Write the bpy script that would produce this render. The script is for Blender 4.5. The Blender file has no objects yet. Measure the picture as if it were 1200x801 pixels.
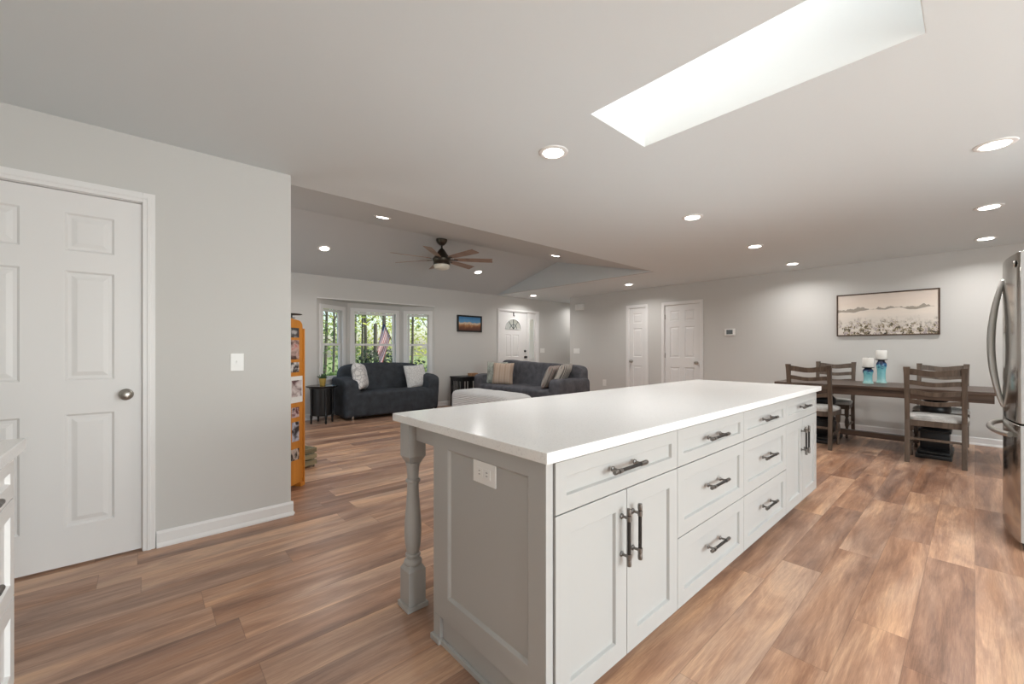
import bpy, bmesh, math, random
from mathutils import Matrix, Vector, Euler
random.seed(7)
PI = math.pi
R = math.radians
S = bpy.context.scene
C = S.collection

# ------------------------------------------------------------------ camera
CAM_H = 1.1934
cam = bpy.data.cameras.new('camera')
cam.sensor_width = 36.0
cam.lens = 482.83 / 1200 * 36
cam.shift_y = 7.86 / 1200
cam.clip_start = 0.02
cam.clip_end = 300
cam_o = bpy.data.objects.new('camera', cam)
C.objects.link(cam_o)
cam_o.location = (0, 0, CAM_H)
cam_o.rotation_euler = (R(90), 0, R(48.3324 - 90))
S.camera = cam_o

# ------------------------------------------------------------------ view, sky, sun, daylight
S.view_settings.view_transform = 'Standard'
S.view_settings.look = 'None'
S.view_settings.gamma = 1
S.view_settings.use_curve_mapping = False
S.view_settings.exposure = 0.0

LAMP_W = 10.0          # each recessed lamp
SOUTH_W = 285.0        # unseen window daylight behind the camera, added as source of the front light
WEST_W = 42.0          # daylight of an unseen side window, added to light the living room
SKYLIGHT_W = 5.5

world = bpy.data.worlds.new('sky')
S.world = world
world.use_nodes = True
wn = world.node_tree
bg = wn.nodes['Background']
sky = wn.nodes.new('ShaderNodeTexSky')
sky.sky_type = 'NISHITA'
sky.sun_disc = False
sky.sun_elevation = R(42)
sky.sun_rotation = R(120)
sky.air_density = 1.0
sky.dust_density = 2.0
wn.links.new(sky.outputs[0], bg.inputs[0])
bg.inputs[1].default_value = 0.36

sun = bpy.data.lights.new('sun', 'SUN')
sun.energy = 5.0
sun.angle = R(0.6)
sun.color = (1, 0.95, 0.87)
sun_o = bpy.data.objects.new('sun', sun)
C.objects.link(sun_o)
sd = Vector((-0.8 * math.cos(R(40)), 0.6 * math.cos(R(40)), -math.sin(R(40))))
sun_o.rotation_euler = sd.to_track_quat('-Z', 'Y').to_euler()


def area(name, loc, direction, sx, sy, watts, color=(1, 1, 1), spread=180):
    l = bpy.data.lights.new(name, 'AREA')
    l.shape = 'RECTANGLE'
    l.size, l.size_y = sx, sy
    l.energy = watts
    l.color = color
    l.spread = R(spread)
    o = bpy.data.objects.new(name, l)
    C.objects.link(o)
    o.location = loc
    o.rotation_euler = Vector(direction).to_track_quat('-Z', 'Z').to_euler()
    return o


DAY = (0.95, 0.98, 1.0)
area('added_daylight_south', (1.9, -3.42, 1.35), (0, 1, 0), 3.6, 2.0, SOUTH_W, DAY)
area('added_daylight_west', (-1.25, 5.4, 1.35), (1, 0, 0), 1.6, 1.3, WEST_W, DAY)
area('daylight_skylight', (2.035, 0.745, 3.42), (0, 0, -1), 0.5, 1.2, SKYLIGHT_W, DAY, 110)

# ------------------------------------------------------------------ material helpers


def lin(c):
    return tuple(((v / 255.0) / 12.92 if v / 255.0 <= 0.04045 else ((v / 255.0 + 0.055) / 1.055) ** 2.4) for v in c) + (1.0,)


def mat(name, rgb, rough=0.5, metal=0.0, spec=0.5, emit=None, estr=0.0):
    m = bpy.data.materials.new(name)
    m.use_nodes = True
    b = m.node_tree.nodes['Principled BSDF']
    b.inputs['Base Color'].default_value = lin(rgb)
    b.inputs['Roughness'].default_value = rough
    b.inputs['Metallic'].default_value = metal
    b.inputs['Specular IOR Level'].default_value = spec
    if emit:
        b.inputs['Emission Color'].default_value = lin(emit)
        b.inputs['Emission Strength'].default_value = estr
    return m


class NT:
    """small node-building helper"""

    def __init__(self, m):
        self.t = m.node_tree
        self.b = self.t.nodes['Principled BSDF']

    def n(self, typ, **kw):
        nd = self.t.nodes.new(typ)
        for k, v in kw.items():
            setattr(nd, k, v)
        return nd

    def l(self, a, b):
        self.t.links.new(a, b)

    def math(self, op, a, b=None, c=None):
        nd = self.n('ShaderNodeMath', operation=op)
        for i, v in enumerate((a, b, c)):
            if v is None:
                continue
            if isinstance(v, (int, float)):
                nd.inputs[i].default_value = v
            else:
                self.l(v, nd.inputs[i])
        return nd.outputs[0]

    def coord(self, kind='Object'):
        return self.n('ShaderNodeTexCoord').outputs[kind]

    def sep(self, v):
        nd = self.n('ShaderNodeSeparateXYZ')
        self.l(v, nd.inputs[0])
        return nd.outputs

    def comb(self, x=0.0, y=0.0, z=0.0):
        nd = self.n('ShaderNodeCombineXYZ')
        for i, v in enumerate((x, y, z)):
            if isinstance(v, (int, float)):
                nd.inputs[i].default_value = v
            else:
                self.l(v, nd.inputs[i])
        return nd.outputs[0]

    def noise(self, vec, scale=5, detail=3, rough=0.5, dist=0.0):
        nd = self.n('ShaderNodeTexNoise')
        self.l(vec, nd.inputs['Vector'])
        nd.inputs['Scale'].default_value = scale
        nd.inputs['Detail'].default_value = detail
        nd.inputs['Roughness'].default_value = rough
        nd.inputs['Distortion'].default_value = dist
        return nd.outputs

    def ramp(self, fac, stops, interp='LINEAR'):
        nd = self.n('ShaderNodeValToRGB')
        nd.color_ramp.interpolation = interp
        e = nd.color_ramp.elements
        while len(e) < len(stops):
            e.new(0.5)
        for i, (p, c) in enumerate(stops):
            e[i].position = p
            e[i].color = lin(c)
        self.l(fac, nd.inputs[0])
        return nd.outputs[0]

    def mix(self, fac, a, b, blend='MIX'):
        nd = self.n('ShaderNodeMix', data_type='RGBA', blend_type=blend)
        for s, v in ((nd.inputs[0], fac), (nd.inputs[6], a), (nd.inputs[7], b)):
            if isinstance(v, (int, float)):
                s.default_value = v
            elif isinstance(v, tuple):
                s.default_value = v
            else:
                self.l(v, s)
        return nd.outputs[2]

    def bump(self, height, strength=0.2, dist=0.01):
        nd = self.n('ShaderNodeBump')
        nd.inputs['Strength'].default_value = strength
        nd.inputs['Distance'].default_value = dist
        self.l(height, nd.inputs['Height'])
        self.l(nd.outputs[0], self.b.inputs['Normal'])

    def color(self, c):
        self.l(c, self.b.inputs['Base Color'])


def paint(name, rgb, rough=0.6, bump=0.0, scale=220):
    m = mat(name, rgb, rough)
    n = NT(m)
    v = n.coord()
    f = n.noise(v, 1.7, 2)[0]
    n.color(n.mix(n.math('MULTIPLY', f, 0.06), lin(rgb), lin(tuple(int(c * 0.93) for c in rgb))))
    if bump:
        n.bump(n.noise(v, scale, 2)[0], bump, 0.002)
    return m


def fabric(name, rgb, rough=0.9, scale=300, var=0.12):
    m = mat(name, rgb, rough, spec=0.2)
    n = NT(m)
    v = n.coord()
    f = n.noise(v, scale, 3)[0]
    g = n.noise(v, 9, 3)[0]
    k = n.math('MULTIPLY', n.math('ADD', f, g), 0.5)
    d = tuple(max(0, int(c * (1 - var * 1.6))) for c in rgb)
    l_ = tuple(min(255, int(c * (1 + var))) for c in rgb)
    n.color(n.ramp(k, [(0.35, d), (0.65, l_)]))
    n.bump(f, 0.25, 0.003)
    return m


def wood(name, dark, light, axis='X', scale=14, rough=0.45, stretch=0.08):
    m = mat(name, light, rough)
    n = NT(m)
    x, y, z = n.sep(n.coord())
    sc = {'X': (stretch, 1, 1), 'Y': (1, stretch, 1), 'Z': (1, 1, stretch)}[axis]
    v = n.comb(n.math('MULTIPLY', x, sc[0]), n.math('MULTIPLY', y, sc[1]), n.math('MULTIPLY', z, sc[2]))
    f = n.noise(v, scale, 5, 0.6, 0.6)[0]
    n.color(n.ramp(f, [(0.3, dark), (0.7, light)]))
    n.bump(f, 0.08, 0.003)
    return m


def floor_material():
    m = mat('vinyl_plank_floor', (150, 115, 92), 0.36, spec=0.42)
    n = NT(m)
    x, y, z = n.sep(n.coord())
    W_, L_ = 0.181, 1.22
    yr = n.math('DIVIDE', y, W_)
    row = n.math('FLOOR', yr)
    wn1 = n.n('ShaderNodeTexWhiteNoise', noise_dimensions='1D')
    n.l(row, wn1.inputs['W'])
    xo = n.math('ADD', n.math('DIVIDE', x, L_), n.math('MULTIPLY', wn1.outputs[0], 7.3))
    col = n.math('FLOOR', xo)
    wn2 = n.n('ShaderNodeTexWhiteNoise', noise_dimensions='2D')
    n.l(n.comb(row, col, 0.0), wn2.inputs['Vector'])
    rnd = wn2.outputs[0]
    wn3 = n.n('ShaderNodeTexWhiteNoise', noise_dimensions='2D')
    n.l(n.comb(n.math('ADD', row, 31.7), col, 0.0), wn3.inputs['Vector'])
    rnd2 = wn3.outputs[0]
    # broad figure, offset for each plank
    ox = n.math('ADD', n.math('MULTIPLY', x, 0.75), n.math('MULTIPLY', rnd, 40.0))
    oy = n.math('ADD', n.math('MULTIPLY', y, 5.0), n.math('MULTIPLY', rnd2, 25.0))
    fig = n.noise(n.comb(ox, oy, 0.0), 1.5, 6, 0.62, 0.8)[0]
    ox2 = n.math('ADD', n.math('MULTIPLY', x, 1.4), n.math('MULTIPLY', rnd2, 60.0))
    oy2 = n.math('ADD', n.math('MULTIPLY', y, 30.0), n.math('MULTIPLY', rnd, 25.0))
    grain = n.noise(n.comb(ox2, oy2, 0.0), 2.2, 8, 0.72, 0.7)[0]
    fine = n.noise(n.comb(n.math('MULTIPLY', x, 6.0), n.math('MULTIPLY', y, 160.0), 0.0), 2.0, 3, 0.6)[0]
    tone = n.math('ADD', n.math('MULTIPLY', fig, 0.68),
                  n.math('ADD', n.math('MULTIPLY', grain, 0.28), n.math('MULTIPLY', n.math('SUBTRACT', rnd, 0.5), 0.17)))
    tone = n.math('ADD', tone, n.math('MULTIPLY', n.math('SUBTRACT', fine, 0.5), 0.16))
    warm = n.ramp(tone, [(0.28, (120, 84, 63)), (0.40, (156, 114, 88)), (0.49, (180, 137, 108)), (0.57, (206, 162, 128)), (0.66, (232, 188, 147))])
    cool = n.ramp(tone, [(0.28, (112, 86, 74)), (0.40, (148, 117, 100)), (0.49, (173, 140, 119)), (0.57, (194, 160, 136)), (0.66, (218, 180, 148))])
    ch = n.noise(n.comb(n.math('ADD', ox, 9.0), n.math('ADD', oy, 4.0), 0.0), 1.1, 3, 0.5, 0.8)[0]
    kk = n.math('ADD', n.math('MULTIPLY', n.math('SUBTRACT', ch, 0.5), 3.0), n.math('ADD', 0.25, n.math('MULTIPLY', rnd2, 0.5)))
    kk = n.math('MINIMUM', n.math('MAXIMUM', kk, 0.0), 1.0)
    c = n.mix(kk, cool, warm)
    # seams
    fy = n.math('FRACT', yr)
    ey = n.math('MINIMUM', fy, n.math('SUBTRACT', 1.0, fy))
    fx = n.math('FRACT', xo)
    ex = n.math('MINIMUM', fx, n.math('SUBTRACT', 1.0, fx))
    sy = n.math('LESS_THAN', ey, 0.010)
    sx = n.math('LESS_THAN', ex, 0.0014)
    seam = n.math('MAXIMUM', sy, sx)
    n.color(n.mix(n.math('MULTIPLY', seam, 0.30), c, lin((80, 58, 46))))
    rg = n.math('ADD', 0.27, n.math('MULTIPLY', grain, 0.14))
    n.l(rg, n.b.inputs['Roughness'])
    n.bump(n.math('SUBTRACT', n.math('MULTIPLY', grain, 0.5), seam), 0.10, 0.002)
    return m


def quartz_material():
    m = mat('white_quartz', (240, 239, 237), 0.16, spec=0.5)
    n = NT(m)
    v = n.coord()
    f = n.noise(v, 160, 2)[0]
    g = n.noise(v, 4, 4, 0.6, 1.0)[0]
    c1 = n.ramp(f, [(0.30, (226, 225, 223)), (0.42, (241, 240, 238))])
    n.color(n.mix(n.math('MULTIPLY', g, 0.10), c1, lin((222, 220, 217))))
    return m


def glass_material():
    m = bpy.data.materials.new('window_glass')
    m.use_nodes = True
    t = m.node_tree
    t.nodes.clear()
    out = t.nodes.new('ShaderNodeOutputMaterial')
    tr = t.nodes.new('ShaderNodeBsdfTransparent')
    tr.inputs[0].default_value = (0.97, 0.985, 0.98, 1)
    gl = t.nodes.new('ShaderNodeBsdfGlossy')
    gl.inputs['Roughness'].default_value = 0.02
    mx = t.nodes.new('ShaderNodeMixShader')
    mx.inputs[0].default_value = 0.06
    t.links.new(tr.outputs[0], mx.inputs[1])
    t.links.new(gl.outputs[0], mx.inputs[2])
    t.links.new(mx.outputs[0], out.inputs[0])
    return m


def frosted_material():
    m = bpy.data.materials.new('textured_door_glass')
    m.use_nodes = True
    t = m.node_tree
    t.nodes.clear()
    out = t.nodes.new('ShaderNodeOutputMaterial')
    tr = t.nodes.new('ShaderNodeBsdfTranslucent')
    tr.inputs[0].default_value = (1.0, 0.90, 0.86, 1)
    gl = t.nodes.new('ShaderNodeBsdfPrincipled')
    gl.inputs['Base Color'].default_value = lin((206, 206, 192))
    gl.inputs['Roughness'].default_value = 0.15
    vo = t.nodes.new('ShaderNodeTexVoronoi')
    vo.inputs['Scale'].default_value = 26
    co = t.nodes.new('ShaderNodeTexCoord')
    t.links.new(co.outputs['Object'], vo.inputs['Vector'])
    bp = t.nodes.new('ShaderNodeBump')
    bp.inputs['Strength'].default_value = 0.5
    t.links.new(vo.outputs[0], bp.inputs['Height'])
    t.links.new(bp.outputs[0], gl.inputs['Normal'])
    mx = t.nodes.new('ShaderNodeMixShader')
    mx.inputs[0].default_value = 0.2
    t.links.new(tr.outputs[0], mx.inputs[1])
    t.links.new(gl.outputs[0], mx.inputs[2])
    t.links.new(mx.outputs[0], out.inputs[0])
    return m


M = {}
M['wall'] = paint('grey_wall_paint', (205, 203, 199), 0.7, 0.05)
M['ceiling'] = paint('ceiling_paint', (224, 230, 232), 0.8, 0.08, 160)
M['vault'] = paint('dimmed_vault_paint', (202, 205, 206), 0.8, 0.08, 160)  # darker copy of the ceiling paint, the vault's dimmer light put into its colour
M['shaft'] = paint('skylight_shaft_paint', (236, 236, 233), 0.8)
M['trim'] = paint('white_trim_paint', (232, 230, 228), 0.4)
M['door'] = paint('white_door_paint', (229, 227, 225), 0.42)
M['floor'] = floor_material()
M['quartz'] = quartz_material()
M['island'] = paint('light_grey_cabinet_paint', (179, 178, 175), 0.42)
M['white_cab'] = paint('white_cabinet_paint', (236, 235, 233), 0.4)
M['toe'] = mat('shadowed_toe_board', (150, 148, 144), 0.6)
M['glass'] = glass_material()
M['frosted'] = frosted_material()
M['pull_metal'] = mat('burnished_pull_metal', (128, 124, 120), 0.35, 1.0)
M['nickel'] = mat('brushed_nickel', (176, 172, 165), 0.32, 1.0)
M['bronze'] = mat('dark_bronze', (52, 49, 47), 0.45, 0.5)
M['gun'] = mat('dark_gunmetal', (70, 68, 68), 0.4, 0.85)
M['steel'] = mat('stainless_steel', (190, 187, 182), 0.13, 1.0)
M['steel_handle'] = mat('satin_steel_handle', (186, 184, 180), 0.3, 1.0)
M['fridge_side'] = mat('grey_appliance_side', (186, 186, 185), 0.45, 0.2)
M['black_plastic'] = mat('black_plastic', (26, 26, 27), 0.4)
M['white_plastic'] = mat('white_plastic', (236, 235, 232), 0.35)
M['screen'] = mat('dark_screen', (78, 80, 82), 0.2)
M['lens'] = mat('lit_lens', (255, 255, 255), 0.4, emit=(255, 250, 242), estr=9.0)
M['table_wood'] = wood('dark_walnut_stain', (52, 40, 33), (96, 76, 63), 'Y', 16, 0.38)
M['chair_wood'] = wood('weathered_grey_brown_wood', (70, 58, 49), (112, 97, 84), 'Z', 20, 0.45)
M['black_wood'] = wood('black_painted_wood', (16, 16, 17), (27, 27, 28), 'Z', 16, 0.4)
M['seat_fabric'] = fabric('light_grey_seat_fabric', (202, 200, 196))
M['charcoal'] = fabric('charcoal_slipcover', (66, 70, 75), 0.85, 260, 0.14)
M['grey_sofa'] = fabric('dark_grey_slipcover', (94, 93, 98), 0.9, 260, 0.14)
M['orange_wood'] = wood('honey_orange_wood', (196, 122, 40), (222, 148, 60), 'Z', 9, 0.4)
M['fan_metal'] = mat('aged_bronze_metal', (74, 68, 60), 0.4, 0.8)
M['fan_blade'] = wood('walnut_fan_blade', (126, 102, 88), (166, 138, 120), 'X', 14, 0.45)
M['fan_bowl'] = mat('frosted_lamp_bowl', (226, 222, 208), 0.4)
M['blanket'] = None
M['candle'] = mat('white_candle_wax', (240, 238, 232), 0.5)
M['leaf_dark'] = mat('dark_green_leaf', (62, 88, 58), 0.6)
M['pot'] = mat('mustard_ceramic', (190, 158, 84), 0.45)
M['bark'] = wood('tree_bark', (58, 54, 45), (100, 94, 80), 'Z', 9, 0.9, 0.25)


# ------------------------------------------------------------------ mesh builder
class MB:
    def __init__(self):
        self.bm = bmesh.new()
        self.xf = Matrix.Identity(4)
        self.mi = 0

    def _done(self, verts, faces):
        if self.xf != Matrix.Identity(4):
            bmesh.ops.transform(self.bm, matrix=self.xf, verts=verts)
        if self.mi:
            for f in faces:
                f.material_index = self.mi

    def quad(self, *pts):
        vs = [self.bm.verts.new(p) for p in pts]
        f = self.bm.faces.new(vs)
        self._done(vs, [f])
        return f

    def box(self, x0, x1, y0, y1, z0, z1, bevel=0.0, seg=2):
        x0, x1 = min(x0, x1), max(x0, x1)
        y0, y1 = min(y0, y1), max(y0, y1)
        z0, z1 = min(z0, z1), max(z0, z1)
        p = [(x0, y0, z0), (x1, y0, z0), (x1, y1, z0), (x0, y1, z0), (x0, y0, z1), (x1, y0, z1), (x1, y1, z1), (x0, y1, z1)]
        vs = [self.bm.verts.new(q) for q in p]
        fs = [self.bm.faces.new([vs[i] for i in ix]) for ix in
              ((0, 3, 2, 1), (4, 5, 6, 7), (0, 1, 5, 4), (1, 2, 6, 5), (2, 3, 7, 6), (3, 0, 4, 7))]
        if bevel > 0:
            es = list({e for f in fs for e in f.edges})
            r = bmesh.ops.bevel(self.bm, geom=es, offset=bevel, segments=seg, profile=0.5, affect='EDGES')
            vs = list({v for f in r['faces'] for v in f.verts} | {v for v in vs if v.is_valid})
            fs = list({f for v in vs for f in v.link_faces})
        self._done(vs, fs)
        return vs

    def lathe(self, prof, seg=24, c=(0, 0, 0), axis='Z', a0=0.0):
        """prof: list of (radius, height); closed with caps"""
        rings = []
        vs, fs = [], []
        for r, h in prof:
            if r < 1e-6:
                v = self.bm.verts.new(self._ax(c, 0, 0, h, axis))
                rings.append([v])
                vs.append(v)
            else:
                rg = []
                for i in range(seg):
                    a = a0 + 2 * PI * i / seg
                    rg.append(self.bm.verts.new(self._ax(c, r * math.cos(a), r * math.sin(a), h, axis)))
                rings.append(rg)
                vs += rg
        for a, b in zip(rings, rings[1:]):
            if len(a) == 1 and len(b) == 1:
                continue
            for i in range(seg):
                j = (i + 1) % seg
                if len(a) == 1:
                    fs.append(self.bm.faces.new((a[0], b[i], b[j])))
                elif len(b) == 1:
                    fs.append(self.bm.faces.new((a[i], a[j], b[0])))
                else:
                    fs.append(self.bm.faces.new((a[i], a[j], b[j], b[i])))
        if len(rings[0]) > 1:
            fs.append(self.bm.faces.new(list(reversed(rings[0]))))
        if len(rings[-1]) > 1:
            fs.append(self.bm.faces.new(rings[-1]))
        self._done(vs, fs)

    @staticmethod
    def _ax(c, x, y, h, axis):
        if axis == 'Z':
            return (c[0] + x, c[1] + y, c[2] + h)
        if axis == 'X':
            return (c[0] + h, c[1] + x, c[2] + y)
        return (c[0] + x, c[1] + h, c[2] + y)

    def tube(self, pts, r, seg=10):
        """round bar along points; r a number or a list"""
        pts = [Vector(p) for p in pts]
        rs = r if isinstance(r, (list, tuple)) else [r] * len(pts)
        rings, vs, fs = [], [], []
        prev = None
        for i, p in enumerate(pts):
            d = (pts[min(i + 1, len(pts) - 1)] - pts[max(i - 1, 0)]).normalized()
            if prev is None:
                up = Vector((0, 0, 1)) if abs(d.z) < 0.9 else Vector((1, 0, 0))
                u = d.cross(up).normalized()
            else:
                u = (prev - d * prev.dot(d)).normalized()
            prev = u
            w = d.cross(u)
            rg = [self.bm.verts.new(p + (u * math.cos(2 * PI * k / seg) + w * math.sin(2 * PI * k / seg)) * rs[i]) for k in range(seg)]
            rings.append(rg)
            vs += rg
        for a, b in zip(rings, rings[1:]):
            for k in range(seg):
                j = (k + 1) % seg
                fs.append(self.bm.faces.new((a[k], a[j], b[j], b[k])))
        fs.append(self.bm.faces.new(list(reversed(rings[0]))))
        fs.append(self.bm.faces.new(rings[-1]))
        self._done(vs, fs)

    def beam(self, p0, p1, w0, d0, w1=None, d1=None, side=(0, 1, 0)):
        """rectangular bar from p0 to p1; w along `side`, d across it"""
        w1 = w0 if w1 is None else w1
        d1 = d0 if d1 is None else d1
        p0, p1 = Vector(p0), Vector(p1)
        ax = (p1 - p0).normalized()
        s = Vector(side)
        s = (s - ax * s.dot(ax)).normalized()
        t = ax.cross(s)
        vs = []
        for p, w, d in ((p0, w0, d0), (p1, w1, d1)):
            for a, b in ((-1, -1), (1, -1), (1, 1), (-1, 1)):
                vs.append(self.bm.verts.new(p + s * (a * w / 2) + t * (b * d / 2)))
        fs = [self.bm.faces.new([vs[i] for i in ix]) for ix in
              ((3, 2, 1, 0), (4, 5, 6, 7), (0, 1, 5, 4), (1, 2, 6, 5), (2, 3, 7, 6), (3, 0, 4, 7))]
        self._done(vs, fs)

    def loft(self, loops, caps=True, closed=True):
        """loops of points with equal counts"""
        rings = [[self.bm.verts.new(p) for p in lp] for lp in loops]
        fs = []
        for a, b in zip(rings, rings[1:]):
            n = len(a)
            for i in range(n if closed else n - 1):
                j = (i + 1) % n
                fs.append(self.bm.faces.new((a[i], a[j], b[j], b[i])))
        if caps:
            fs.append(self.bm.faces.new(list(reversed(rings[0]))))
            fs.append(self.bm.faces.new(rings[-1]))
        self._done([v for r in rings for v in r], fs)

    def prism(self, poly, y0, y1):
        """poly of (x, z) extruded along y"""
        self.loft([[(x, y0, z) for x, z in poly], [(x, y1, z) for x, z in poly]])

    def prism_z(self, poly, z0, z1):
        self.loft([[(x, y, z0) for x, y in poly], [(x, y, z1) for x, y in poly]])

    def nested(self, rects, thick):
        """front facing -Y made of nested rects (x0,x1,z0,z1,y); sides and back of a slab of `thick`"""
        vs_all, fs = [], []
        rings = []
        for x0, x1, z0, z1, y in rects:
            rg = [self.bm.verts.new(p) for p in ((x0, y, z0), (x1, y, z0), (x1, y, z1), (x0, y, z1))]
            rings.append(rg)
            vs_all += rg
        x0, x1, z0, z1, y = rects[0]
        bk = [self.bm.verts.new(p) for p in ((x0, y + thick, z0), (x1, y + thick, z0), (x1, y + thick, z1), (x0, y + thick, z1))]
        vs_all += bk
        for a, b in zip(rings, rings[1:]):
            for i in range(4):
                j = (i + 1) % 4
                fs.append(self.bm.faces.new((a[i], a[j], b[j], b[i])))
        fs.append(self.bm.faces.new(rings[-1]))
        for i in range(4):
            j = (i + 1) % 4
            fs.append(self.bm.faces.new((rings[0][j], rings[0][i], bk[i], bk[j])))
        fs.append(self.bm.faces.new(list(reversed(bk))))
        self._done(vs_all, fs)

    def shaker(self, x0, x1, z0, z1, y, thick=0.02, rail=0.058, rec=0.012):
        self.nested([(x0, x1, z0, z1, y), (x0 + rail, x1 - rail, z0 + rail, z1 - rail, y),
                     (x0 + rail + 0.004, x1 - rail - 0.004, z0 + rail + 0.004, z1 - rail - 0.004, y + rec)], thick)

    def panel_door(self, x0, x1, z0, z1, y, thick, panels):
        """slab facing -Y with raised panels; panels share columns and rows: (xs ranges, zs ranges)"""
        xr, zr = panels
        xs = sorted({x0, x1, *[v for a in xr for v in a]})
        zs = sorted({z0, z1, *[v for a in zr for v in a]})
        vs, fs = [], []
        g = {}
        for x in xs:
            for z in zs:
                v = self.bm.verts.new((x, y, z))
                g[x, z] = v
                vs.append(v)
        for xa, xb in zip(xs, xs[1:]):
            for za, zb in zip(zs, zs[1:]):
                base = [g[xa, za], g[xb, za], g[xb, zb], g[xa, zb]]
                if (xa, xb) in xr and (za, zb) in zr:
                    prev = base
                    m = min(xb - xa, zb - za)
                    k = min(1.0, m / 0.16)
                    for ins, dy in ((0.010 * k, 0.009), (0.024 * k, 0.009), (0.046 * k, 0.002)):
                        rg = [self.bm.verts.new(p) for p in ((xa + ins, y + dy, za + ins), (xb - ins, y + dy, za + ins),
                                                             (xb - ins, y + dy, zb - ins), (xa + ins, y + dy, zb - ins))]
                        vs += rg
                        for i in range(4):
                            j = (i + 1) % 4
                            fs.append(self.bm.faces.new((prev[i], prev[j], rg[j], rg[i])))
                        prev = rg
                    fs.append(self.bm.faces.new(prev))
                else:
                    fs.append(self.bm.faces.new(base))
        yb = y + thick
        bk = [self.bm.verts.new(p) for p in ((x0, yb, z0), (x1, yb, z0), (x1, yb, z1), (x0, yb, z1))]
        vs += bk
        fs.append(self.bm.faces.new(list(reversed(bk))))
        bot = [g[x, z0] for x in xs]
        top = [g[x, z1] for x in xs]
        lef = [g[x0, z] for z in zs]
        rig = [g[x1, z] for z in zs]
        fs.append(self.bm.faces.new(list(reversed(bot)) + [bk[0], bk[1]]))
        fs.append(self.bm.faces.new(top + [bk[2], bk[3]]))
        fs.append(self.bm.faces.new(lef + [bk[3], bk[0]]))
        fs.append(self.bm.faces.new(list(reversed(rig)) + [bk[1], bk[2]]))
        self._done(vs, fs)

    def blob(self, cx, cy, cz, rx, ry, rz, sub=2):
        r = bmesh.ops.create_icosphere(self.bm, subdivisions=sub, radius=1)
        vs = r['verts']
        for v in vs:
            v.co = Vector((cx + v.co.x * rx, cy + v.co.y * ry, cz + v.co.z * rz))
        self._done(vs, list({f for v in vs for f in v.link_faces}))

    def build(self, name, m, parent=None, smooth=None, bevel=0.0, mats=None, sub=0):
        me = bpy.data.meshes.new(name)
        bmesh.ops.recalc_face_normals(self.bm, faces=self.bm.faces[:])
        self.bm.to_mesh(me)
        self.bm.free()
        for x in (mats or [m]):
            me.materials.append(x)
        o = bpy.data.objects.new(name, me)
        C.objects.link(o)
        if parent:
            o.parent = parent
        if bevel:
            b = o.modifiers.new('bevel', 'BEVEL')
            b.width = bevel
            b.segments = 2
            b.limit_method = 'ANGLE'
            b.angle_limit = R(40)
        if sub:
            s = o.modifiers.new('subd', 'SUBSURF')
            s.levels = sub
            s.render_levels = sub
        if smooth is not None:
            for p in me.polygons:
                p.use_smooth = True
            me.set_sharp_from_angle(angle=R(smooth))
        return o


def tag(o, label=None, cat=None, group=None, kind=None):
    if label:
        o['label'] = label
    if cat:
        o['category'] = cat
    if group:
        o['group'] = group
    if kind:
        o['kind'] = kind
    return o


def thing(name, label, cat, loc=(0, 0, 0), rz=0.0, group=None):
    o = bpy.data.objects.new(name, None)
    o.empty_display_size = 0.05
    C.objects.link(o)
    o.location = loc
    o.rotation_euler = (0, 0, rz)
    return tag(o, label, cat, group)


def dup(root, loc, rz=None, label=None, group=None):
    r = root.copy()
    C.objects.link(r)
    r.location = loc
    if rz is not None:
        r.rotation_euler = (0, 0, rz)
    if label:
        r['label'] = label
    if group:
        r['group'] = group
    for ch in list(root.children):
        c = ch.copy()
        C.objects.link(c)
        c.parent = r
        for g in ch.children:
            d = g.copy()
            C.objects.link(d)
            d.parent = c
    return r


def struct(name, mb, m, parent=None, label=None, **kw):
    o = mb.build(name, m, parent, **kw)
    if parent is None:
        o['kind'] = 'structure'
        o['label'] = label or name.replace('_', ' ')
        o['category'] = name.split('_')[0]
    return o


# ================================================================== ROOM
H = 2.44
XB = 7.7187          # wall with the dining picture (faces -X)
YL = 3.2751          # wall with the pantry door (faces -Y)
XE = 0.783           # its free end
YW = 7.41            # living room window wall (faces -Y)
YE = 3.4564          # edge of the vault
XG = 6.117           # gable end of the vault
YR, ZR = 5.53, 2.912  # ridge
XWK = -1.0           # kitchen west wall
XWL = -1.1           # living west wall
YS = -3.2            # south wall
YEND = 6.55          # end of the dining wall
XF = 9.4             # foyer end
T = 0.12

# floor
mb = MB()
mb.box(XWL - T, XF + T, YS - T, 8.0, -0.12, 0.0)
struct('floor', mb, M['floor'], label='brown wood plank floor')

# ceiling (flat part) with the skylight hole, one mesh
SX0, SX1, SY0, SY1 = 1.768, 2.304, 0.128, 1.360
mb = MB()
ct = H + 0.06
for a in ((XWK - T, SX0, YS - T, YE), (SX1, XF, YS - T, YE), (SX0, SX1, YS - T, SY0), (SX0, SX1, SY1, YE),
          (XG + .06, XF, YE, YW + T)):
    mb.box(a[0], a[1], a[2], a[3], H, ct)
struct('ceiling', mb, M['ceiling'], label='flat grey kitchen and dining ceiling')
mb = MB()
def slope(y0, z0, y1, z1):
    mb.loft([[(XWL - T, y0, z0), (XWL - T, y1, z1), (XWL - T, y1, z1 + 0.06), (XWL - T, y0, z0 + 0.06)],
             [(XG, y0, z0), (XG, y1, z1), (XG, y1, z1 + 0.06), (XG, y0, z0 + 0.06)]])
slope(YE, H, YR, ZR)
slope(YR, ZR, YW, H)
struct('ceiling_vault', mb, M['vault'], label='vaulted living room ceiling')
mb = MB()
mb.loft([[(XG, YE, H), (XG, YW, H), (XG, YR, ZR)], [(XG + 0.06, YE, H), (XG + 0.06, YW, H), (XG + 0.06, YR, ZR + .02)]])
struct('wall_gable', mb, M['vault'], label='triangular gable end of the vaulted ceiling')
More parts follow.
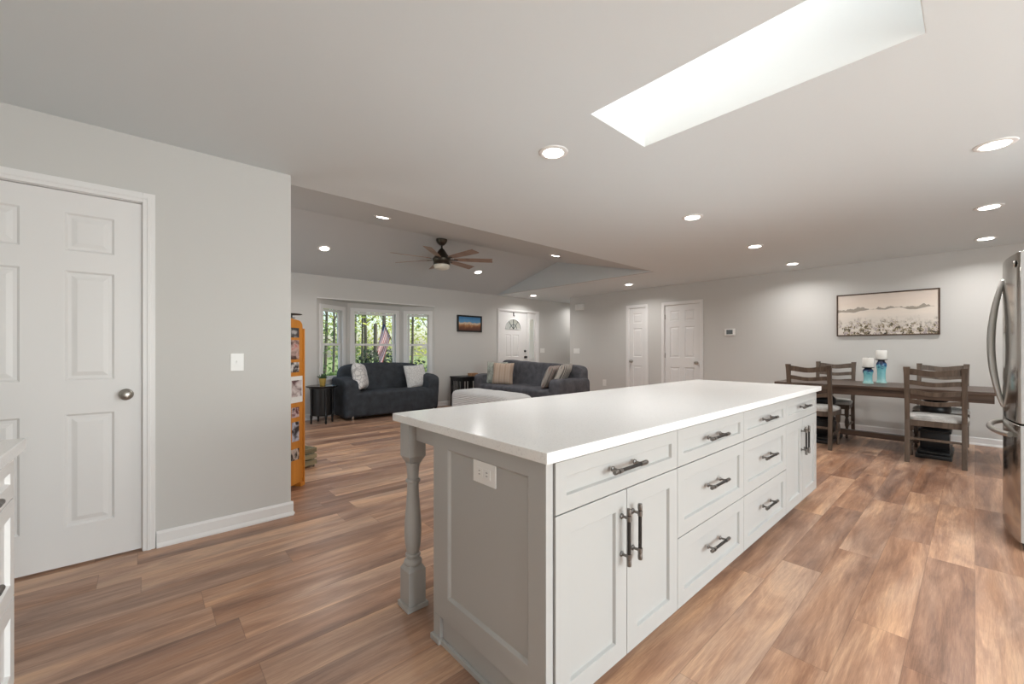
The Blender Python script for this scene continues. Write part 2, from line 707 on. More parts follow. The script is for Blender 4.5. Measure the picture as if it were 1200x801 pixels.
# skylight shaft
mb = MB()
zt = 3.3
mb.box(SX0 - 0.05, SX0, SY0 - 0.05, SY1 + 0.05, ct, zt)
mb.box(SX1, SX1 + 0.05, SY0 - 0.05, SY1 + 0.05, ct, zt)
mb.box(SX0, SX1, SY0 - 0.05, SY0, ct, zt)
mb.box(SX0, SX1, SY1, SY1 + 0.05, ct, zt)
for (a, b, c_, d_) in ((SX0, SX0 + .002, SY0, SY1), (SX1 - .002, SX1, SY0, SY1), (SX0, SX1, SY0, SY0 + .002), (SX0, SX1, SY1 - .002, SY1)):
    mb.box(a, b, c_, d_, H + .001, ct + .001)
struct('trim_skylight_shaft', mb, M['shaft'], label='white drywall shaft of the skylight above the island')
mb = MB()
for a in ((SX0 - .04, SX0 + .03, SY0 - .04, SY1 + .04), (SX1 - .03, SX1 + .04, SY0 - .04, SY1 + .04),
          (SX0 + .03, SX1 - .03, SY0 - .04, SY0 + .03), (SX0 + .03, SX1 - .03, SY1 - .03, SY1 + .04)):
    mb.box(*a, zt, zt + .05)
o = struct('window_skylight', mb, M['trim'], label='skylight window at the top of the shaft')
mb = MB()
mb.box(SX0 + .03, SX1 - .03, SY0 + .03, SY1 - .03, zt + .02, zt + .026)
mb.build('pane', M['glass'], o)

# wall with the pantry door
DX0, DX1, DZ = -0.80, -0.012, 2.055     # door opening
mb = MB()
mb.box(XWK, DX0, YL, YL + T, 0, H)
mb.box(DX1, XE, YL, YL + T, 0, H)
mb.box(DX0, DX1, YL, YL + T, DZ, H)
mb.box(XWL, XWK, YL, YL + T, 0, H)
struct('wall_pantry', mb, M['wall'], label='grey wall with the white pantry door and light switch')
# header strip of flat ceiling between wall and vault edge is part of the ceiling already
mb = MB()
mb.box(XWK - T, XWK, YS, YL, 0, H)
struct('wall_kitchen_west', mb, M['wall'], label='grey kitchen wall behind the white drawer cabinet')
# south wall; its unseen wide window is added to let front light in
WX0, WX1, WZ0, WZ1 = 0.1, 3.7, 0.35, 2.15
mb = MB()
mb.box(XWK - T, WX0, YS - T, YS, 0, H)
mb.box(WX1, XB + T, YS - T, YS, 0, H)
mb.box(WX0, WX1, YS - T, YS, 0, WZ0)
mb.box(WX0, WX1, YS - T, YS, WZ1, H)
struct('wall_south', mb, M['wall'], label='kitchen wall with added wide windows, unseen behind the viewer')
mb = MB()
for i in range(4):
    x = WX0 + (WX1 - WX0) * i / 3
    mb.box(x - .035, x + .035, YS - .09, YS - .03, WZ0, WZ1)
mb.box(WX0, WX1, YS - .09, YS - .03, WZ0, WZ0 + .06)
mb.box(WX0, WX1, YS - .09, YS - .03, WZ1 - .06, WZ1)
o = struct('window_added_south', mb, M['trim'], label='added wide kitchen window, unseen behind the viewer')
mb = MB()
mb.box(WX0, WX1, YS - .065, YS - .06, WZ0, WZ1)
mb.build('pane', M['glass'], o)
# living room west wall with an unseen window added for its light
mb = MB()
LY0, LY1, LZ0, LZ1 = 4.6, 6.2, 0.7, 2.0
mb.box(XWL - T, XWL, YL + T, LY0, 0, H + .62)
mb.box(XWL - T, XWL, LY1, YW + T, 0, H + .62)
mb.box(XWL - T, XWL, LY0, LY1, 0, LZ0)
mb.box(XWL - T, XWL, LY0, LY1, LZ1, H + .62)
mb.box(XWL - T, XWL, YL, YL + T, 0, H)
struct('wall_living_west', mb, M['wall'], label='side wall of the living room')
mb = MB()
mb.box(XWL - .08, XWL - .03, LY0, LY0 + .06, LZ0, LZ1)
mb.box(XWL - .08, XWL - .03, LY1 - .06, LY1, LZ0, LZ1)
mb.box(XWL - .08, XWL - .03, LY0, LY1, LZ0, LZ0 + .06)
mb.box(XWL - .08, XWL - .03, LY0, LY1, LZ1 - .06, LZ1)
o = struct('window_added_west', mb, M['trim'], label='added side window of the living room, out of view')
mb = MB()
mb.box(XWL - .058, XWL - .052, LY0 + .06, LY1 - .06, LZ0 + .06, LZ1 - .06)
mb.build('pane', M['glass'], o)

# dining wall with two door openings
D2 = (4.515, 4.915)     # narrow closet door (Y range)
D3 = (3.405, 4.105)     # six panel door
mb = MB()
dz2 = 2.05
mb.box(XB, XB + T, YS - T, D3[0], 0, H)
mb.box(XB, XB + T, D3[1], D2[0], 0, H)
mb.box(XB, XB + T, D2[1], YEND, 0, H)
mb.box(XB, XB + T, D3[0], D3[1], dz2, H)
mb.box(XB, XB + T, D2[0], D2[1], dz2, H)
struct('wall_dining', mb, M['wall'], label='long grey wall with two white doors and the landscape picture')
# foyer walls beyond
mb = MB()
mb.box(XB + T, XF, YEND - T, YEND, 0, H)
struct('wall_foyer', mb, M['wall'], label='short foyer wall beyond the dining wall corner')
mb = MB()
mb.box(XF, XF + T, YEND - T, YW + T, 0, H)
struct('wall_foyer_end', mb, M['wall'], label='end wall of the foyer')

# window wall with bay opening and entry door opening
BA, BB, BC, BE = (2.17, YW), (2.83, 7.83), (3.92, 7.83), (4.46, YW)
BZ = 2.055
EX0, EX1, EZ = 6.185, 7.455, 2.085
mb = MB()
mb.box(XWL - T, BA[0], YW, YW + T, 0, H)
mb.box(BA[0], BE[0], YW, YW + T, BZ, H)
mb.box(BE[0], EX0, YW, YW + T, 0, H)
mb.box(EX0, EX1, YW, YW + T, EZ, H)
mb.box(EX1, XF + T, YW, YW + T, 0, H)
struct('wall_window', mb, M['wall'], label='grey living room wall with the bay window and front door')
mb = MB()
mb.prism_z([(BA[0], YW + .002), (BB[0] - .0, BB[1] + .1), (BC[0], BC[1] + .1), (BE[0], YW + .002)], BZ + .0015, BZ + .08)
struct('ceiling_bay', mb, M['wall'], label='low ceiling of the bay window')


def bay_segment(p, q, name, label, wallname, walllabel, a0, a1, zsill, ztop):
    """wall segment from p to q (interior face) with a double-hung window between a0 and a1"""
    p, q = Vector((p[0], p[1], 0)), Vector((q[0], q[1], 0))
    L = (q - p).length
    ang = math.atan2(q.y - p.y, q.x - p.x)
    X = Matrix.Translation(p) @ Matrix.Rotation(ang, 4, 'Z')
    cw = 0.072
    h0, h1 = a0 + cw - .01, a1 - cw + .01
    z0, z1 = zsill + .02, ztop - cw + .01
    mb = MB()
    mb.xf = X
    mb.box(0, h0, 0, .1, 0, BZ + .03)
    mb.box(h1, L, 0, .1, 0, BZ + .03)
    mb.box(h0, h1, 0, .1, 0, z0)
    mb.box(h0, h1, 0, .1, z1, BZ + .03)
    struct(wallname, mb, M['wall'], label=walllabel)
    # casing + jamb
    mb = MB()
    mb.xf = X
    mb.box(a0, a0 + cw, -.018, 0, zsill, ztop)
    mb.box(a1 - cw, a1, -.018, 0, zsill, ztop)
    mb.box(a0 + cw, a1 - cw, -.018, 0, ztop - cw, ztop)
    o = struct(name, mb, M['trim'], label=label, bevel=0.003)
    mb = MB()
    mb.xf = X
    mb.box(a0 - .01, a1 + .01, -.05, .02, zsill - .03, zsill)
    mb.box(a0, a1, -.016, 0, zsill - .1, zsill - .03)
    mb.build('window_sill', M['trim'], o, bevel=0.003)
    i0, i1 = a0 + cw, a1 - cw
    zt_ = ztop - cw
    zm = 1.27
    fw = 0.04
    for nm, za, zb, y in (('lower_sash', zsill, zm + .02, .03), ('upper_sash', zm - .02, zt_, .055)):
        mb = MB()
        mb.xf = X
        mb.box(i0, i0 + fw, y, y + .025, za, zb)
        mb.box(i1 - fw, i1, y, y + .025, za, zb)
        mb.box(i0 + fw, i1 - fw, y, y + .025, za, za + fw)
        mb.box(i0 + fw, i1 - fw, y, y + .025, zb - fw, zb)
        s = mb.build(nm, M['trim'], o)
        mb = MB()
        mb.xf = X
        mb.box(i0 + fw, i1 - fw, y + .01, y + .014, za + fw, zb - fw)
        mb.build('pane', M['glass'], s)


LAB = math.hypot(BB[0] - BA[0], BB[1] - BA[1])
LCE = math.hypot(BE[0] - BC[0], BE[1] - BC[1])
bay_segment(BA, BB, 'window_1', 'narrow double hung window at the left side of the bay', 'wall_bay_left', 'left angled wall of the bay', .06, LAB - .07, .67, 1.965)
bay_segment(BB, BC, 'window_2', 'wide centre double hung window of the bay behind the charcoal sofa', 'wall_bay_center', 'centre wall of the bay', .05, BC[0] - BB[0] - .05, .67, 1.965)
bay_segment(BC, BE, 'window_3', 'narrow double hung window at the right side of the bay', 'wall_bay_right', 'right angled wall of the bay', .05, LCE - .05, .67, 1.965)


mb = MB()
mb.box(BA[0], BE[0], YW - .007, YW, BZ - .002, BZ + .016, .002)
struct('trim_bay', mb, M['trim'], label='thin white edge along the top of the bay opening')


# baseboards
def base_run(name, p, q, label, h=0.095):
    """baseboard with shoe along a wall whose room side is on the right of p->q"""
    p, q = Vector((p[0], p[1], 0)), Vector((q[0], q[1], 0))
    L = (q - p).length
    X = Matrix.Translation(p) @ Matrix.Rotation(math.atan2(q.y - p.y, q.x - p.x), 4, 'Z')
    mb = MB()
    mb.xf = X
    mb.loft([[(x, -y, z) for y, z in ((0, 0), (.026, 0), (.026, .010), (.017, .024), (.014, .026), (.014, h - .014), (.006, h), (0, h))] for x in (0, L)])
    return struct(name, mb, M['trim'], label=label)


base_run('baseboard_pantry', (0.05, YL), (XE + .014, YL), 'white baseboard right of the pantry door')
base_run('baseboard_pantry_end', (XE, YL), (XE, YL + T), 'white baseboard on the free end of the pantry wall')
base_run('baseboard_dining', (XB, D3[0] - .075), (XB, YS), 'white baseboard behind the dining table')
base_run('baseboard_dining_middle', (XB, D2[0] - .07), (XB, D3[1] + .07), 'white baseboard between the two doors')
base_run('baseboard_dining_far', (XB, YEND), (XB, D2[1] + .07), 'white baseboard left of the narrow door')
base_run('baseboard_window', (BE[0], YW), (EX0 - .065, YW), 'white baseboard between bay window and front door')
base_run('baseboard_window_left', (XWL, YW), (BA[0], YW), 'white baseboard left of the bay window')
base_run('baseboard_foyer', (EX1 + .065, YW), (XF, YW), 'white baseboard right of the front door')


# doors -----------------------------------------------------------------
def casing(mbx, x0, x1, ztop, w=0.06, y=0.0):
    """door casing around an opening, facing -Y"""
    for a, b in ((x0 - w, x0), (x1, x1 + w)):
        mbx.box(a, b, y - .018, y, 0, ztop + w)
        mbx.box(a + w * .35, b - w * .35, y - .023, y - .018, 0, ztop + w * .6)
    mbx.box(x0, x1, y - .018, y, ztop, ztop + w)
    mbx.box(x0 - w * .35, x1 + w * .35, y - .023, y - .018, ztop + w * .35, ztop + w * .65)


def knob(parent, X, x, z, y, m):
    mb = MB()
    mb.xf = X @ Matrix.Translation((x, y, z)) @ Matrix.Rotation(R(90), 4, 'X')
    mb.lathe([(.032, 0), (.033, .004), (.026, .010), (.012, .014), (.011, .032), (.020, .038), (.029, .050), (.029, .060), (.020, .068), (0, .070)], 24)
    return mb.build('door_knob', m, parent, smooth=50)


def hinge(parent, X, x, z, y):
    mb = MB()
    mb.xf = X
    mb.box(x - .012, x + .012, y - .006, y, z - .045, z + .045)
    mb.lathe([(.006, -.048), (.006, .048)], 10, (x, y - .008, z))
    mb.build('hinge', M['nickel'], parent, smooth=40)


ROWS = ((.223, .834), (1.02, 1.62), (1.73, 1.935))


def door_unit(name, label, X, w, ztop, cols, knob_x, hinge_x, rec=.03, kz=.928, doorknob=None, cw=0.06):
    mb = MB()
    mb.xf = X
    mb.panel_door(.003, w - .003, .012, ztop - .006, rec, .036, (cols, ROWS))
    d = struct(name, mb, M['door'], label=label)
    mb = MB()
    mb.xf = X
    casing(mb, .0, w, ztop, cw)
    # stop / jamb lining
    mb.box(-.001, .003, 0, .1, 0, ztop)
    mb.box(w - .003, w + .001, 0, .1, 0, ztop)
    mb.box(0, w, 0, .1, ztop - .003, ztop + .001)
    mb.build('casing', M['trim'], d, bevel=.002)
    k = knob(d, X, knob_x, kz, rec, doorknob or M['nickel'])
    if hinge_x is not None:
        for z in (.28, 1.06, 1.82):
            hinge(d, X, hinge_x, z, rec)
    return d


# pantry door: local x from DX0
Xp = Matrix.Translation((DX0, YL, 0))
w1 = DX1 - DX0
c_r = (-.326 - DX0, -.133 - DX0)
c_l = (w1 - c_r[1], w1 - c_r[0])
door_unit('door_1', 'white six panel pantry door with satin nickel knob on the left wall', Xp, w1, DZ, (c_l, c_r), -.083 - DX0, None, rec=.012, cw=0.057)
# dining wall doors: face -X. local x runs along -Y (rotation -90deg): local +x -> world -Y
Xd = Matrix.Translation((XB, D3[1], 0)) @ Matrix.Rotation(R(-90), 4, 'Z')
w3 = D3[1] - D3[0]
door_unit('door_2', 'white six panel closet door beside the thermostat', Xd, w3, dz2, ((.105, .30), (.40, .595)), w3 - .065, .0, rec=.012)
Xd2 = Matrix.Translation((XB, D2[1], 0)) @ Matrix.Rotation(R(-90), 4, 'Z')
w2 = D2[1] - D2[0]
door_unit('door_3', 'narrow white three panel closet door', Xd2, w2, dz2, ((.095, w2 - .095),), .06, w2, rec=.012)

# front door with fan light and side light
Xf = Matrix.Translation((EX0, YW, 0))
mb = MB()
mb.xf = Xf
wd = .915
# slab with two lower panel pairs; fan light cut as separate glass insert
cxf, zf0, rf = .457, 1.665, .245
zsp = 1.60
mb.panel_door(.018, wd, .012, zsp, .012, .04, (((.215, .385), (.435, .645)), ((.2, .80), (1.0, 1.535))))
zdt = EZ - .012
mb.box(.018, cxf - rf, .012, .052, zsp, zdt)
mb.box(cxf + rf, wd, .012, .052, zsp, zdt)
mb.box(cxf - rf, cxf + rf, .012, .052, zsp, zf0)
for i in range(20):
    a0, a1 = PI - PI * i / 20, PI - PI * (i + 1) / 20
    mb.prism([(cxf + rf * math.cos(a0), zf0 + rf * .98 * math.sin(a0)), (cxf + rf * math.cos(a1), zf0 + rf * .98 * math.sin(a1)),
              (cxf + rf * math.cos(a1), zdt), (cxf + rf * math.cos(a0), zdt)], .012, .052)
fd = struct('door_4', mb, M['door'], label='white front door with half round fan light and a side light')
mb = MB()
mb.xf = Xf
mb.box(wd, wd + .055, 0, .1, 0, EZ)
sx0, sx1 = wd + .085, wd + .235
scx, sr = (sx0 + sx1) / 2, (sx1 - sx0) / 2
mb.box(wd + .055, sx0, .012, .05, .012, EZ - .01)
mb.box(sx1, EX1 - EX0 - .02, .012, .05, .012, EZ - .01)
mb.box(sx0, sx1, .012, .05, .012, .93)
mb.box(sx0, sx1, .012, .05, 1.93, EZ - .01)
for i in range(10):
    a0, a1 = PI - PI * i / 10, PI - PI * (i + 1) / 10
    mb.prism([(scx + sr * math.cos(a0), 1.86 + sr * math.sin(a0)), (scx + sr * math.cos(a1), 1.86 + sr * math.sin(a1)),
              (scx + sr * math.cos(a1), 1.945), (scx + sr * math.cos(a0), 1.945)], .012, .05)
mb.box(EX1 - EX0 - .02, EX1 - EX0, 0, .1, 0, EZ)
mb.box(0, .018, 0, .1, 0, EZ)
mb.box(0, EX1 - EX0, 0, .1, EZ - .012, EZ)
casing(mb, .0, EX1 - EX0, EZ, .05)
mb.build('casing', M['trim'], fd, bevel=.002)
# fan light
cxf, zf0, rf = .457, 1.665, .245
mb = MB()
mb.xf = Xf
pts = [(cxf - rf, zf0)] + [(cxf + rf * math.cos(PI - PI * i / 20), zf0 + rf * .98 * math.sin(PI * i / 20)) for i in range(1, 20)] + [(cxf + rf, zf0)]
mb.prism(pts, .024, .030)
mb.build('fan_light_glass', M['frosted'], fd)
mb = MB()
mb.xf = Xf
ro = rf + .012
arc = [(cxf + rf * math.cos(PI - PI * i / 24), .006, zf0 + rf * .98 * math.sin(PI * i / 24)) for i in range(25)]
mb.tube(arc + [arc[0]], .010, 8)
mb.build('fan_light_frame', M['trim'], fd, smooth=50)
mb = MB()
mb.xf = Xf
for a in (52, 90, 128):
    mb.tube([(cxf, .002, zf0), (cxf + rf * math.cos(R(a)), .002, zf0 + rf * .97 * math.sin(R(a)))], .006, 6)
arc = [(cxf + .11 * math.cos(PI * i / 12), .002, zf0 + .11 * math.sin(PI * i / 12)) for i in range(13)]
mb.tube(arc, .005, 6)
mb.build('leaded_came', M['gun'], fd, smooth=50)
sx0, sx1 = wd + .085, wd + .235
mb = MB()
mb.xf = Xf
scx = (sx0 + sx1) / 2
sr = (sx1 - sx0) / 2
pts = [(sx0, .93), (sx1, .93)] + [(scx + sr * math.cos(PI * i / 10), 1.86 + sr * math.sin(PI * i / 10)) for i in range(11)]
mb.prism(pts, .024, .030)
mb.build('side_light_glass', M['frosted'], fd)
mb = MB()
mb.xf = Xf
mb.tube([(x, .006, z) for x, z in pts] + [(sx0, .006, .93)], .008, 6)
mb.tube([(sx0, .006, 1.4), (sx1, .006, 1.4)], .005, 6)
mb.build('side_light_frame', M['trim'], fd, smooth=50)
mb = MB()
mb.xf = Xf
mb.shaker(sx0 - .01, sx1 + .01, .2, .84, .008, .006, .02, .004)
mb.build('side_light_panel', M['door'], fd)
mb = MB()
mb.xf = Xf @ Matrix.Translation((.85, .012, 1.136)) @ Matrix.Rotation(R(90), 4, 'X')
mb.lathe([(.031, 0), (.031, .008), (.022, .014), (.018, .03), (0, .03)], 20)
mb.build('deadbolt', M['gun'], fd, smooth=50)
knob(fd, Xf, .85, .985, .012, M['gun'])
for z in (.28, 1.06, 1.75):
    hinge(fd, Xf, .012, z, .012)

# ================================================================== WALL FITTINGS


def plate(name, label, cat, X, w, h, kind):
    """switch or outlet plate centred at X's origin, facing -Y"""
    o = thing(name, label, cat)
    o.matrix_world = X
    mb = MB()
    mb.box(-w / 2, w / 2, -.006, 0, -h / 2, h / 2, .002)
    mb.build('cover_plate', M['white_plastic'], o)
    if kind == 'switch':
        mb = MB()
        mb.box(-.006, .006, -.011, -.006, -.012, .012)
        mb.box(-.004, .004, -.022, -.011, .0, .009)
        mb.build('toggle', M['white_plastic'], o)
    elif kind == 'rockers':
        for x in (-.023, .023):
            mb = MB()
            mb.box(x - .016, x + .016, -.010, -.006, -.033, .033, .001)
            mb.build('rocker', M['white_plastic'], o)
    elif kind in ('outlet', 'outlet_h'):
        for s in (-1, 1):
            mb = MB()
            if kind == 'outlet_h':
                mb.box(s * .021 - .0165, s * .021 + .0165, -.009, -.006, -.017, .017, .001)
            else:
                mb.box(-.017, .017, -.009, -.006, s * .021 - .0165, s * .021 + .0165, .001)
            mb.mi = 1
            for d in (-.006, .006):
                if kind == 'outlet_h':
                    mb.box(s * .021 - .006, s * .021 + .003, -.0093, -.0088, d - .001, d + .001)
                else:
                    mb.box(d - .001, d + .001, -.0093, -.0088, s * .021 - .003, s * .021 + .006)
            mb.build('receptacle', None, o, mats=[M['white_plastic'], M['screen']])
    return o


RX = Matrix.Rotation(R(-90), 4, 'Z')    # faces -X
plate('light_switch', 'white toggle light switch on the grey wall right of the pantry door', 'light switch', Matrix.Translation((.458, YL, 1.104)), .075, .116, 'switch')
plate('light_switch', 'white double switch plate right of the front door', 'light switch', Matrix.Translation((7.64, YW, 1.146)), .16, .116, 'rockers')
plate('light_switch', 'white double switch plate below the door chime on the dining wall', 'light switch', Matrix.Translation((XB, 6.34, 1.14)) @ RX, .18, .118, 'rockers')
plate('wall_outlet', 'white outlet low on the wall behind the grey sofa arm', 'outlet', Matrix.Translation((XB, 5.54, .43)) @ RX, .09, .14, 'outlet')

o = thing('thermostat', 'white thermostat with dark screen right of the six panel closet door', 'thermostat')
o.matrix_world = Matrix.Translation((XB, 2.878, 1.486)) @ RX
mb = MB()
mb.box(-.088, .088, -.022, 0, -.06, .06, .006)
mb.build('case', M['white_plastic'], o)
mb = MB()
mb.box(-.052, .052, -.0235, -.0215, -.038, .040)
mb.build('screen', M['screen'], o)

o = thing('door_chime', 'white door chime box high on the wall by the foyer corner', 'door chime')
o.matrix_world = Matrix.Translation((XB, 6.235, 2.175)) @ RX
mb = MB()
mb.box(-.12, .12, -.055, 0, -.07, .07, .01)
mb.build('cover', M['white_plastic'], o)
mb = MB()
for k in range(4):
    mb.box(-.07, .07, -.057, -.054, -.04 + k * .02, -.034 + k * .02)
mb.build('grille', M['trim'], o)

# ================================================================== RECESSED LIGHTS


def recessed(loc, label, n=(0, 0, 1), watts=LAMP_W, group=None):
    o = thing('recessed_light', label, 'ceiling light', group=group)
    q = Vector(n).to_track_quat('Z', 'Y').to_matrix().to_4x4()
    o.matrix_world = Matrix.Translation(loc) @ q
    mb = MB()
    mb.lathe([(.060, -.002), (.064, -.006), (.080, -.009), (.092, -.004), (.093, .0)], 32)
    mb.build('trim_ring', M['trim'], o, smooth=40)
    mb = MB()
    mb.lathe([(0, -.0055), (.058, -.0065), (.0615, -.0085), (.0605, -.010), (.05, -.0112), (0, -.0118)], 32)
    mb.build('lens', M['lens'], o, smooth=60)
    l = bpy.data.lights.new('lamp', 'AREA')
    l.shape = 'DISK'
    l.size = .115
    l.energy = watts
    l.color = (1, .985, .965)
    l.spread = R(150)
    lo = bpy.data.objects.new('lamp', l)
    C.objects.link(lo)
    lo.parent = o
    lo.location = (0, 0, -.016)
    return o


LX = (1.935, 3.875, 5.54, 7.095)
ordl = ('lit recessed ceiling light left of the skylight, nearest above the island',
        'lit recessed light above the far end of the island, second from the skylight',
        'lit recessed light third in the row running from the skylight to the dining wall',
        'lit recessed light last in the left row, close to the dining wall')
for x, lb in zip(LX, ordl):
    recessed((x, 1.78, H), lb)
ordr = ('large lit recessed light at the right, first of the row above the fridge side',
        'middle of the three lit recessed lights in the row above the refrigerator',
        'lit recessed light above the dining picture, last of the row above the refrigerator')
for x, lb in zip(LX[1:], ordr):
    recessed((x, -.082, H), lb)
recessed((6.79, 6.88, H), 'lit recessed light in the foyer ceiling above the front door')
recessed((8.75, 6.98, H), 'added unseen recessed light brightening the foyer, hidden by the dining wall corner', watts=6)  # unseen lamp added to lift the dark foyer wall
recessed((7.0, 4.46, H), 'lit recessed light in front of the narrow closet door')
k1 = (ZR - H) / (YR - YE)
k2 = (ZR - H) / (YW - YR)
for x, lb in ((1.94, 'lit recessed light on the near vault slope left of the ceiling fan'),
              (4.74, 'lit recessed light on the near vault slope beside the gable')):
    recessed((x, 4.31, H + (4.31 - YE) * k1), lb, (0, -k1, 1), 8)
for x, lb in ((1.99, 'lit recessed light on the far vault slope near the pantry wall edge'),
              (4.84, 'lit recessed light on the far vault slope right of the ceiling fan')):
    recessed((x, 6.43, H + (YW - 6.43) * k2), lb, (0, k2, 1), 8)

# ================================================================== ISLAND
IX0, IX1, IY0, IY1, IZ = .8655, 4.0593, .8199, 1.8162, .892
FY = .845          # plane of the door fronts
ZT = .857
mb = MB()
mb.box(IX0, IX1, IY0, IY1, ZT, IZ, .003)
tag(mb.build('countertop', M['quartz']), 'long white quartz countertop on the grey kitchen island', 'countertop')


def pull(parent, X, c, length, vertical, name='handle'):
    """bar pull on a face facing -Y; c = (x, z)"""
    mb = MB()
    x, z = c
    mb.xf = X @ Matrix.Translation((x, 0, z)) @ (Matrix.Rotation(R(90), 4, 'Y') if vertical else Matrix.Identity(4))
    hl = length / 2
    mb.mi = 0
    for s in (-1, 1):
        mb.lathe([(.010, 0), (.010, -.004), (.005, -.007), (.005, -.030)], 12, (s * hl * .66, 0, 0), 'Y')
        mb.lathe([(.0085, -.009), (.0085, .009)], 14, (s * hl * .66, -.032, 0), 'X')
        mb.lathe([(.0075, -.012), (.0085, -.004), (.0085, .004), (.0075, .010)], 14, (s * (hl - .012), -.032, 0), 'X')
    mb.mi = 1
    mb.lathe([(.0065, -hl + .01), (.0065, hl - .01)], 12, (0, -.032, 0), 'X')
    mb.build(name, None, parent, smooth=40, mats=[M['pull_metal'], M['bronze']])


I4 = Matrix.Identity(4)
TOP_Z0, TOP_Z1 = .686, .846
UX = (.928, 1.70, 2.46, 3.22, 4.02)
labels_i = ('light grey two door island cabinet closest to the turned post',
            'light grey island cabinet with three drawers beside the nearest two door cabinet',
            'light grey three drawer island cabinet, farther of the two drawer stacks',
            'light grey two door island cabinet at the far end by the dining chairs')
for i in range(4):
    x0, x1 = UX[i], UX[i + 1]
    o = thing('island_cabinet', labels_i[i], 'cabinet', (0, 0, 0), 0, 'island cabinets')
    mb = MB()
    bx0 = x0 - .012 if i == 0 else x0
    mb.box(bx0, x1 - .0005, FY + .020, 1.46, .075, ZT - .001)
    mb.build('carcass', M['island'], o)
    mb = MB()
    mb.box(bx0, x1 - .0005, FY + .085, 1.46, 0, .0745)
    mb.build('toe_board', M['island'], o)
    g = .0018
    if i in (0, 3):
        xm = (x0 + x1) / 2
        mb = MB()
        mb.shaker(x0 + g, x1 - g, TOP_Z0, TOP_Z1, FY, .019, .050)
        d = mb.build('drawer', M['island'], o, bevel=.0012)
        pull(d, Matrix.Translation((0, FY, 0)), (xm - .02 if i == 0 else xm, .772), .21, False)
        for s, a, b in ((-1, x0 + g, xm - g), (1, xm + g, x1 - g)):
            mb = MB()
            mb.shaker(a, b, .078, TOP_Z0 - .004, FY, .019, .068)
            d = mb.build('door', M['island'], o, bevel=.0012)
            pull(d, Matrix.Translation((0, FY, 0)), (xm + s * .036, .525), .205, True)
    else:
        for za, zb, rl in ((TOP_Z0, TOP_Z1, .050), (.382, TOP_Z0 - .004, .062), (.078, .378, .062)):
            mb = MB()
            mb.shaker(x0 + g, x1 - g, za, zb, FY, .019, rl)
            d = mb.build('drawer', M['island'], o, bevel=.0012)
            zc = {TOP_Z0: .772, .382: .545, .078: .252}[za]
            pull(d, Matrix.Translation((0, FY, 0)), ((x0 + x1) / 2 - .01, zc), .21, False)
    if i == 0:
        # decorative end panel facing -X with filler stile, toe board and shoe
        X = Matrix.Translation((.890, 1.488, 0)) @ RX      # local x runs along -Y
        L = 1.488 - .848
        mb = MB()
        mb.xf = X
        mb.nested([(0, L, .112, ZT - .001, 0), (.106, L - .076, .205, .797, 0), (.111, L - .081, .210, .792, .004), (.116, L - .086, .215, .787, .010)], .022)
        pnl = mb.build('end_panel', M['island'], o, bevel=.001)
        mb = MB()
        mb.xf = X
        mb.box(0, .05, 0, .022, 0, .112)
        mb.box(.05, L - .02, .014, .024, 0, .112)
        mb.box(.05, L - .02, .0, .014, 0, .020)
        mb.box(-.010, .055, -.010, .012, 0, .022)
        mb.build('plinth', M['island'], o, bevel=.002)
        mb = MB()
        mb.box(.9122, .9262, FY + .009, FY + .0195, .0, ZT - .001)
        mb.build('filler_strip', M['island'], o)
plate('wall_outlet', 'white double outlet mounted sideways on the island end panel', 'outlet', Matrix.Translation((.900, 1.154, .753)) @ RX, .128, .080, 'outlet_h')

# turned post under the overhang
PX, PY, PW = .9325, 1.7425, .0425
o = thing('turned_post', 'grey turned wooden post under the left corner of the island countertop', 'post', (PX, PY, 0))
mb = MB()
mb.box(-PW, PW, -PW, PW, .698, ZT - .001, .001)
sq = PI / 4
mb.lathe([(.036 * 1.0, .664), (PW * math.sqrt(2), .6985)], 4, a0=sq)
mb.build('upper_block', M['island'], o)
mb = MB()
mb.box(-PW, PW, -PW, PW, .0, .176, .001)
mb.lathe([(PW * math.sqrt(2), .1755), (.036, .205)], 4, a0=sq)
mb.build('lower_block', M['island'], o)
mb = MB()
mb.lathe([(.030, .660), (.033, .668), (.034, .66), (.029, .645), (.026, .605), (.026, .592), (.033, .587), (.033, .577), (.026, .572), (.026, .555),
          (.027, .53), (.030, .49), (.034, .44), (.0375, .39), (.039, .35), (.038, .315), (.034, .28), (.029, .255), (.027, .247),
          (.034, .244), (.035, .235), (.029, .230), (.028, .222), (.038, .216), (.042, .206), (.040, .198), (.034, .190)][::-1], 28)
mb.build('turned_shaft', M['island'], o, smooth=40)
mb = MB()
for a in ((-PW - .010, PW + .010, -PW - .010, -PW), (-PW - .010, PW + .010, PW, PW + .010), (-PW - .010, -PW, -PW, PW), (PW, PW + .010, -PW, PW)):
    mb.box(*a, 0, .022)
mb.build('shoe_moulding', M['island'], o, bevel=.002)
mb = MB()
mb.box(-.008, .012, 1.4605 - PY, -PW, .775, ZT - .001)
mb.box(PW, IX1 - .1145 - PX, -.008, .012, .775, ZT - .001)
mb.build('apron_rail', M['island'], o)
# far post of the same overhang
o2 = dup(o, (IX1 - .07, PY, 0), None, 'grey turned wooden post at the far corner of the island, mostly hidden')
for ch in list(o2.children):
    if ch.name.startswith('apron'):
        bpy.data.objects.remove(ch)

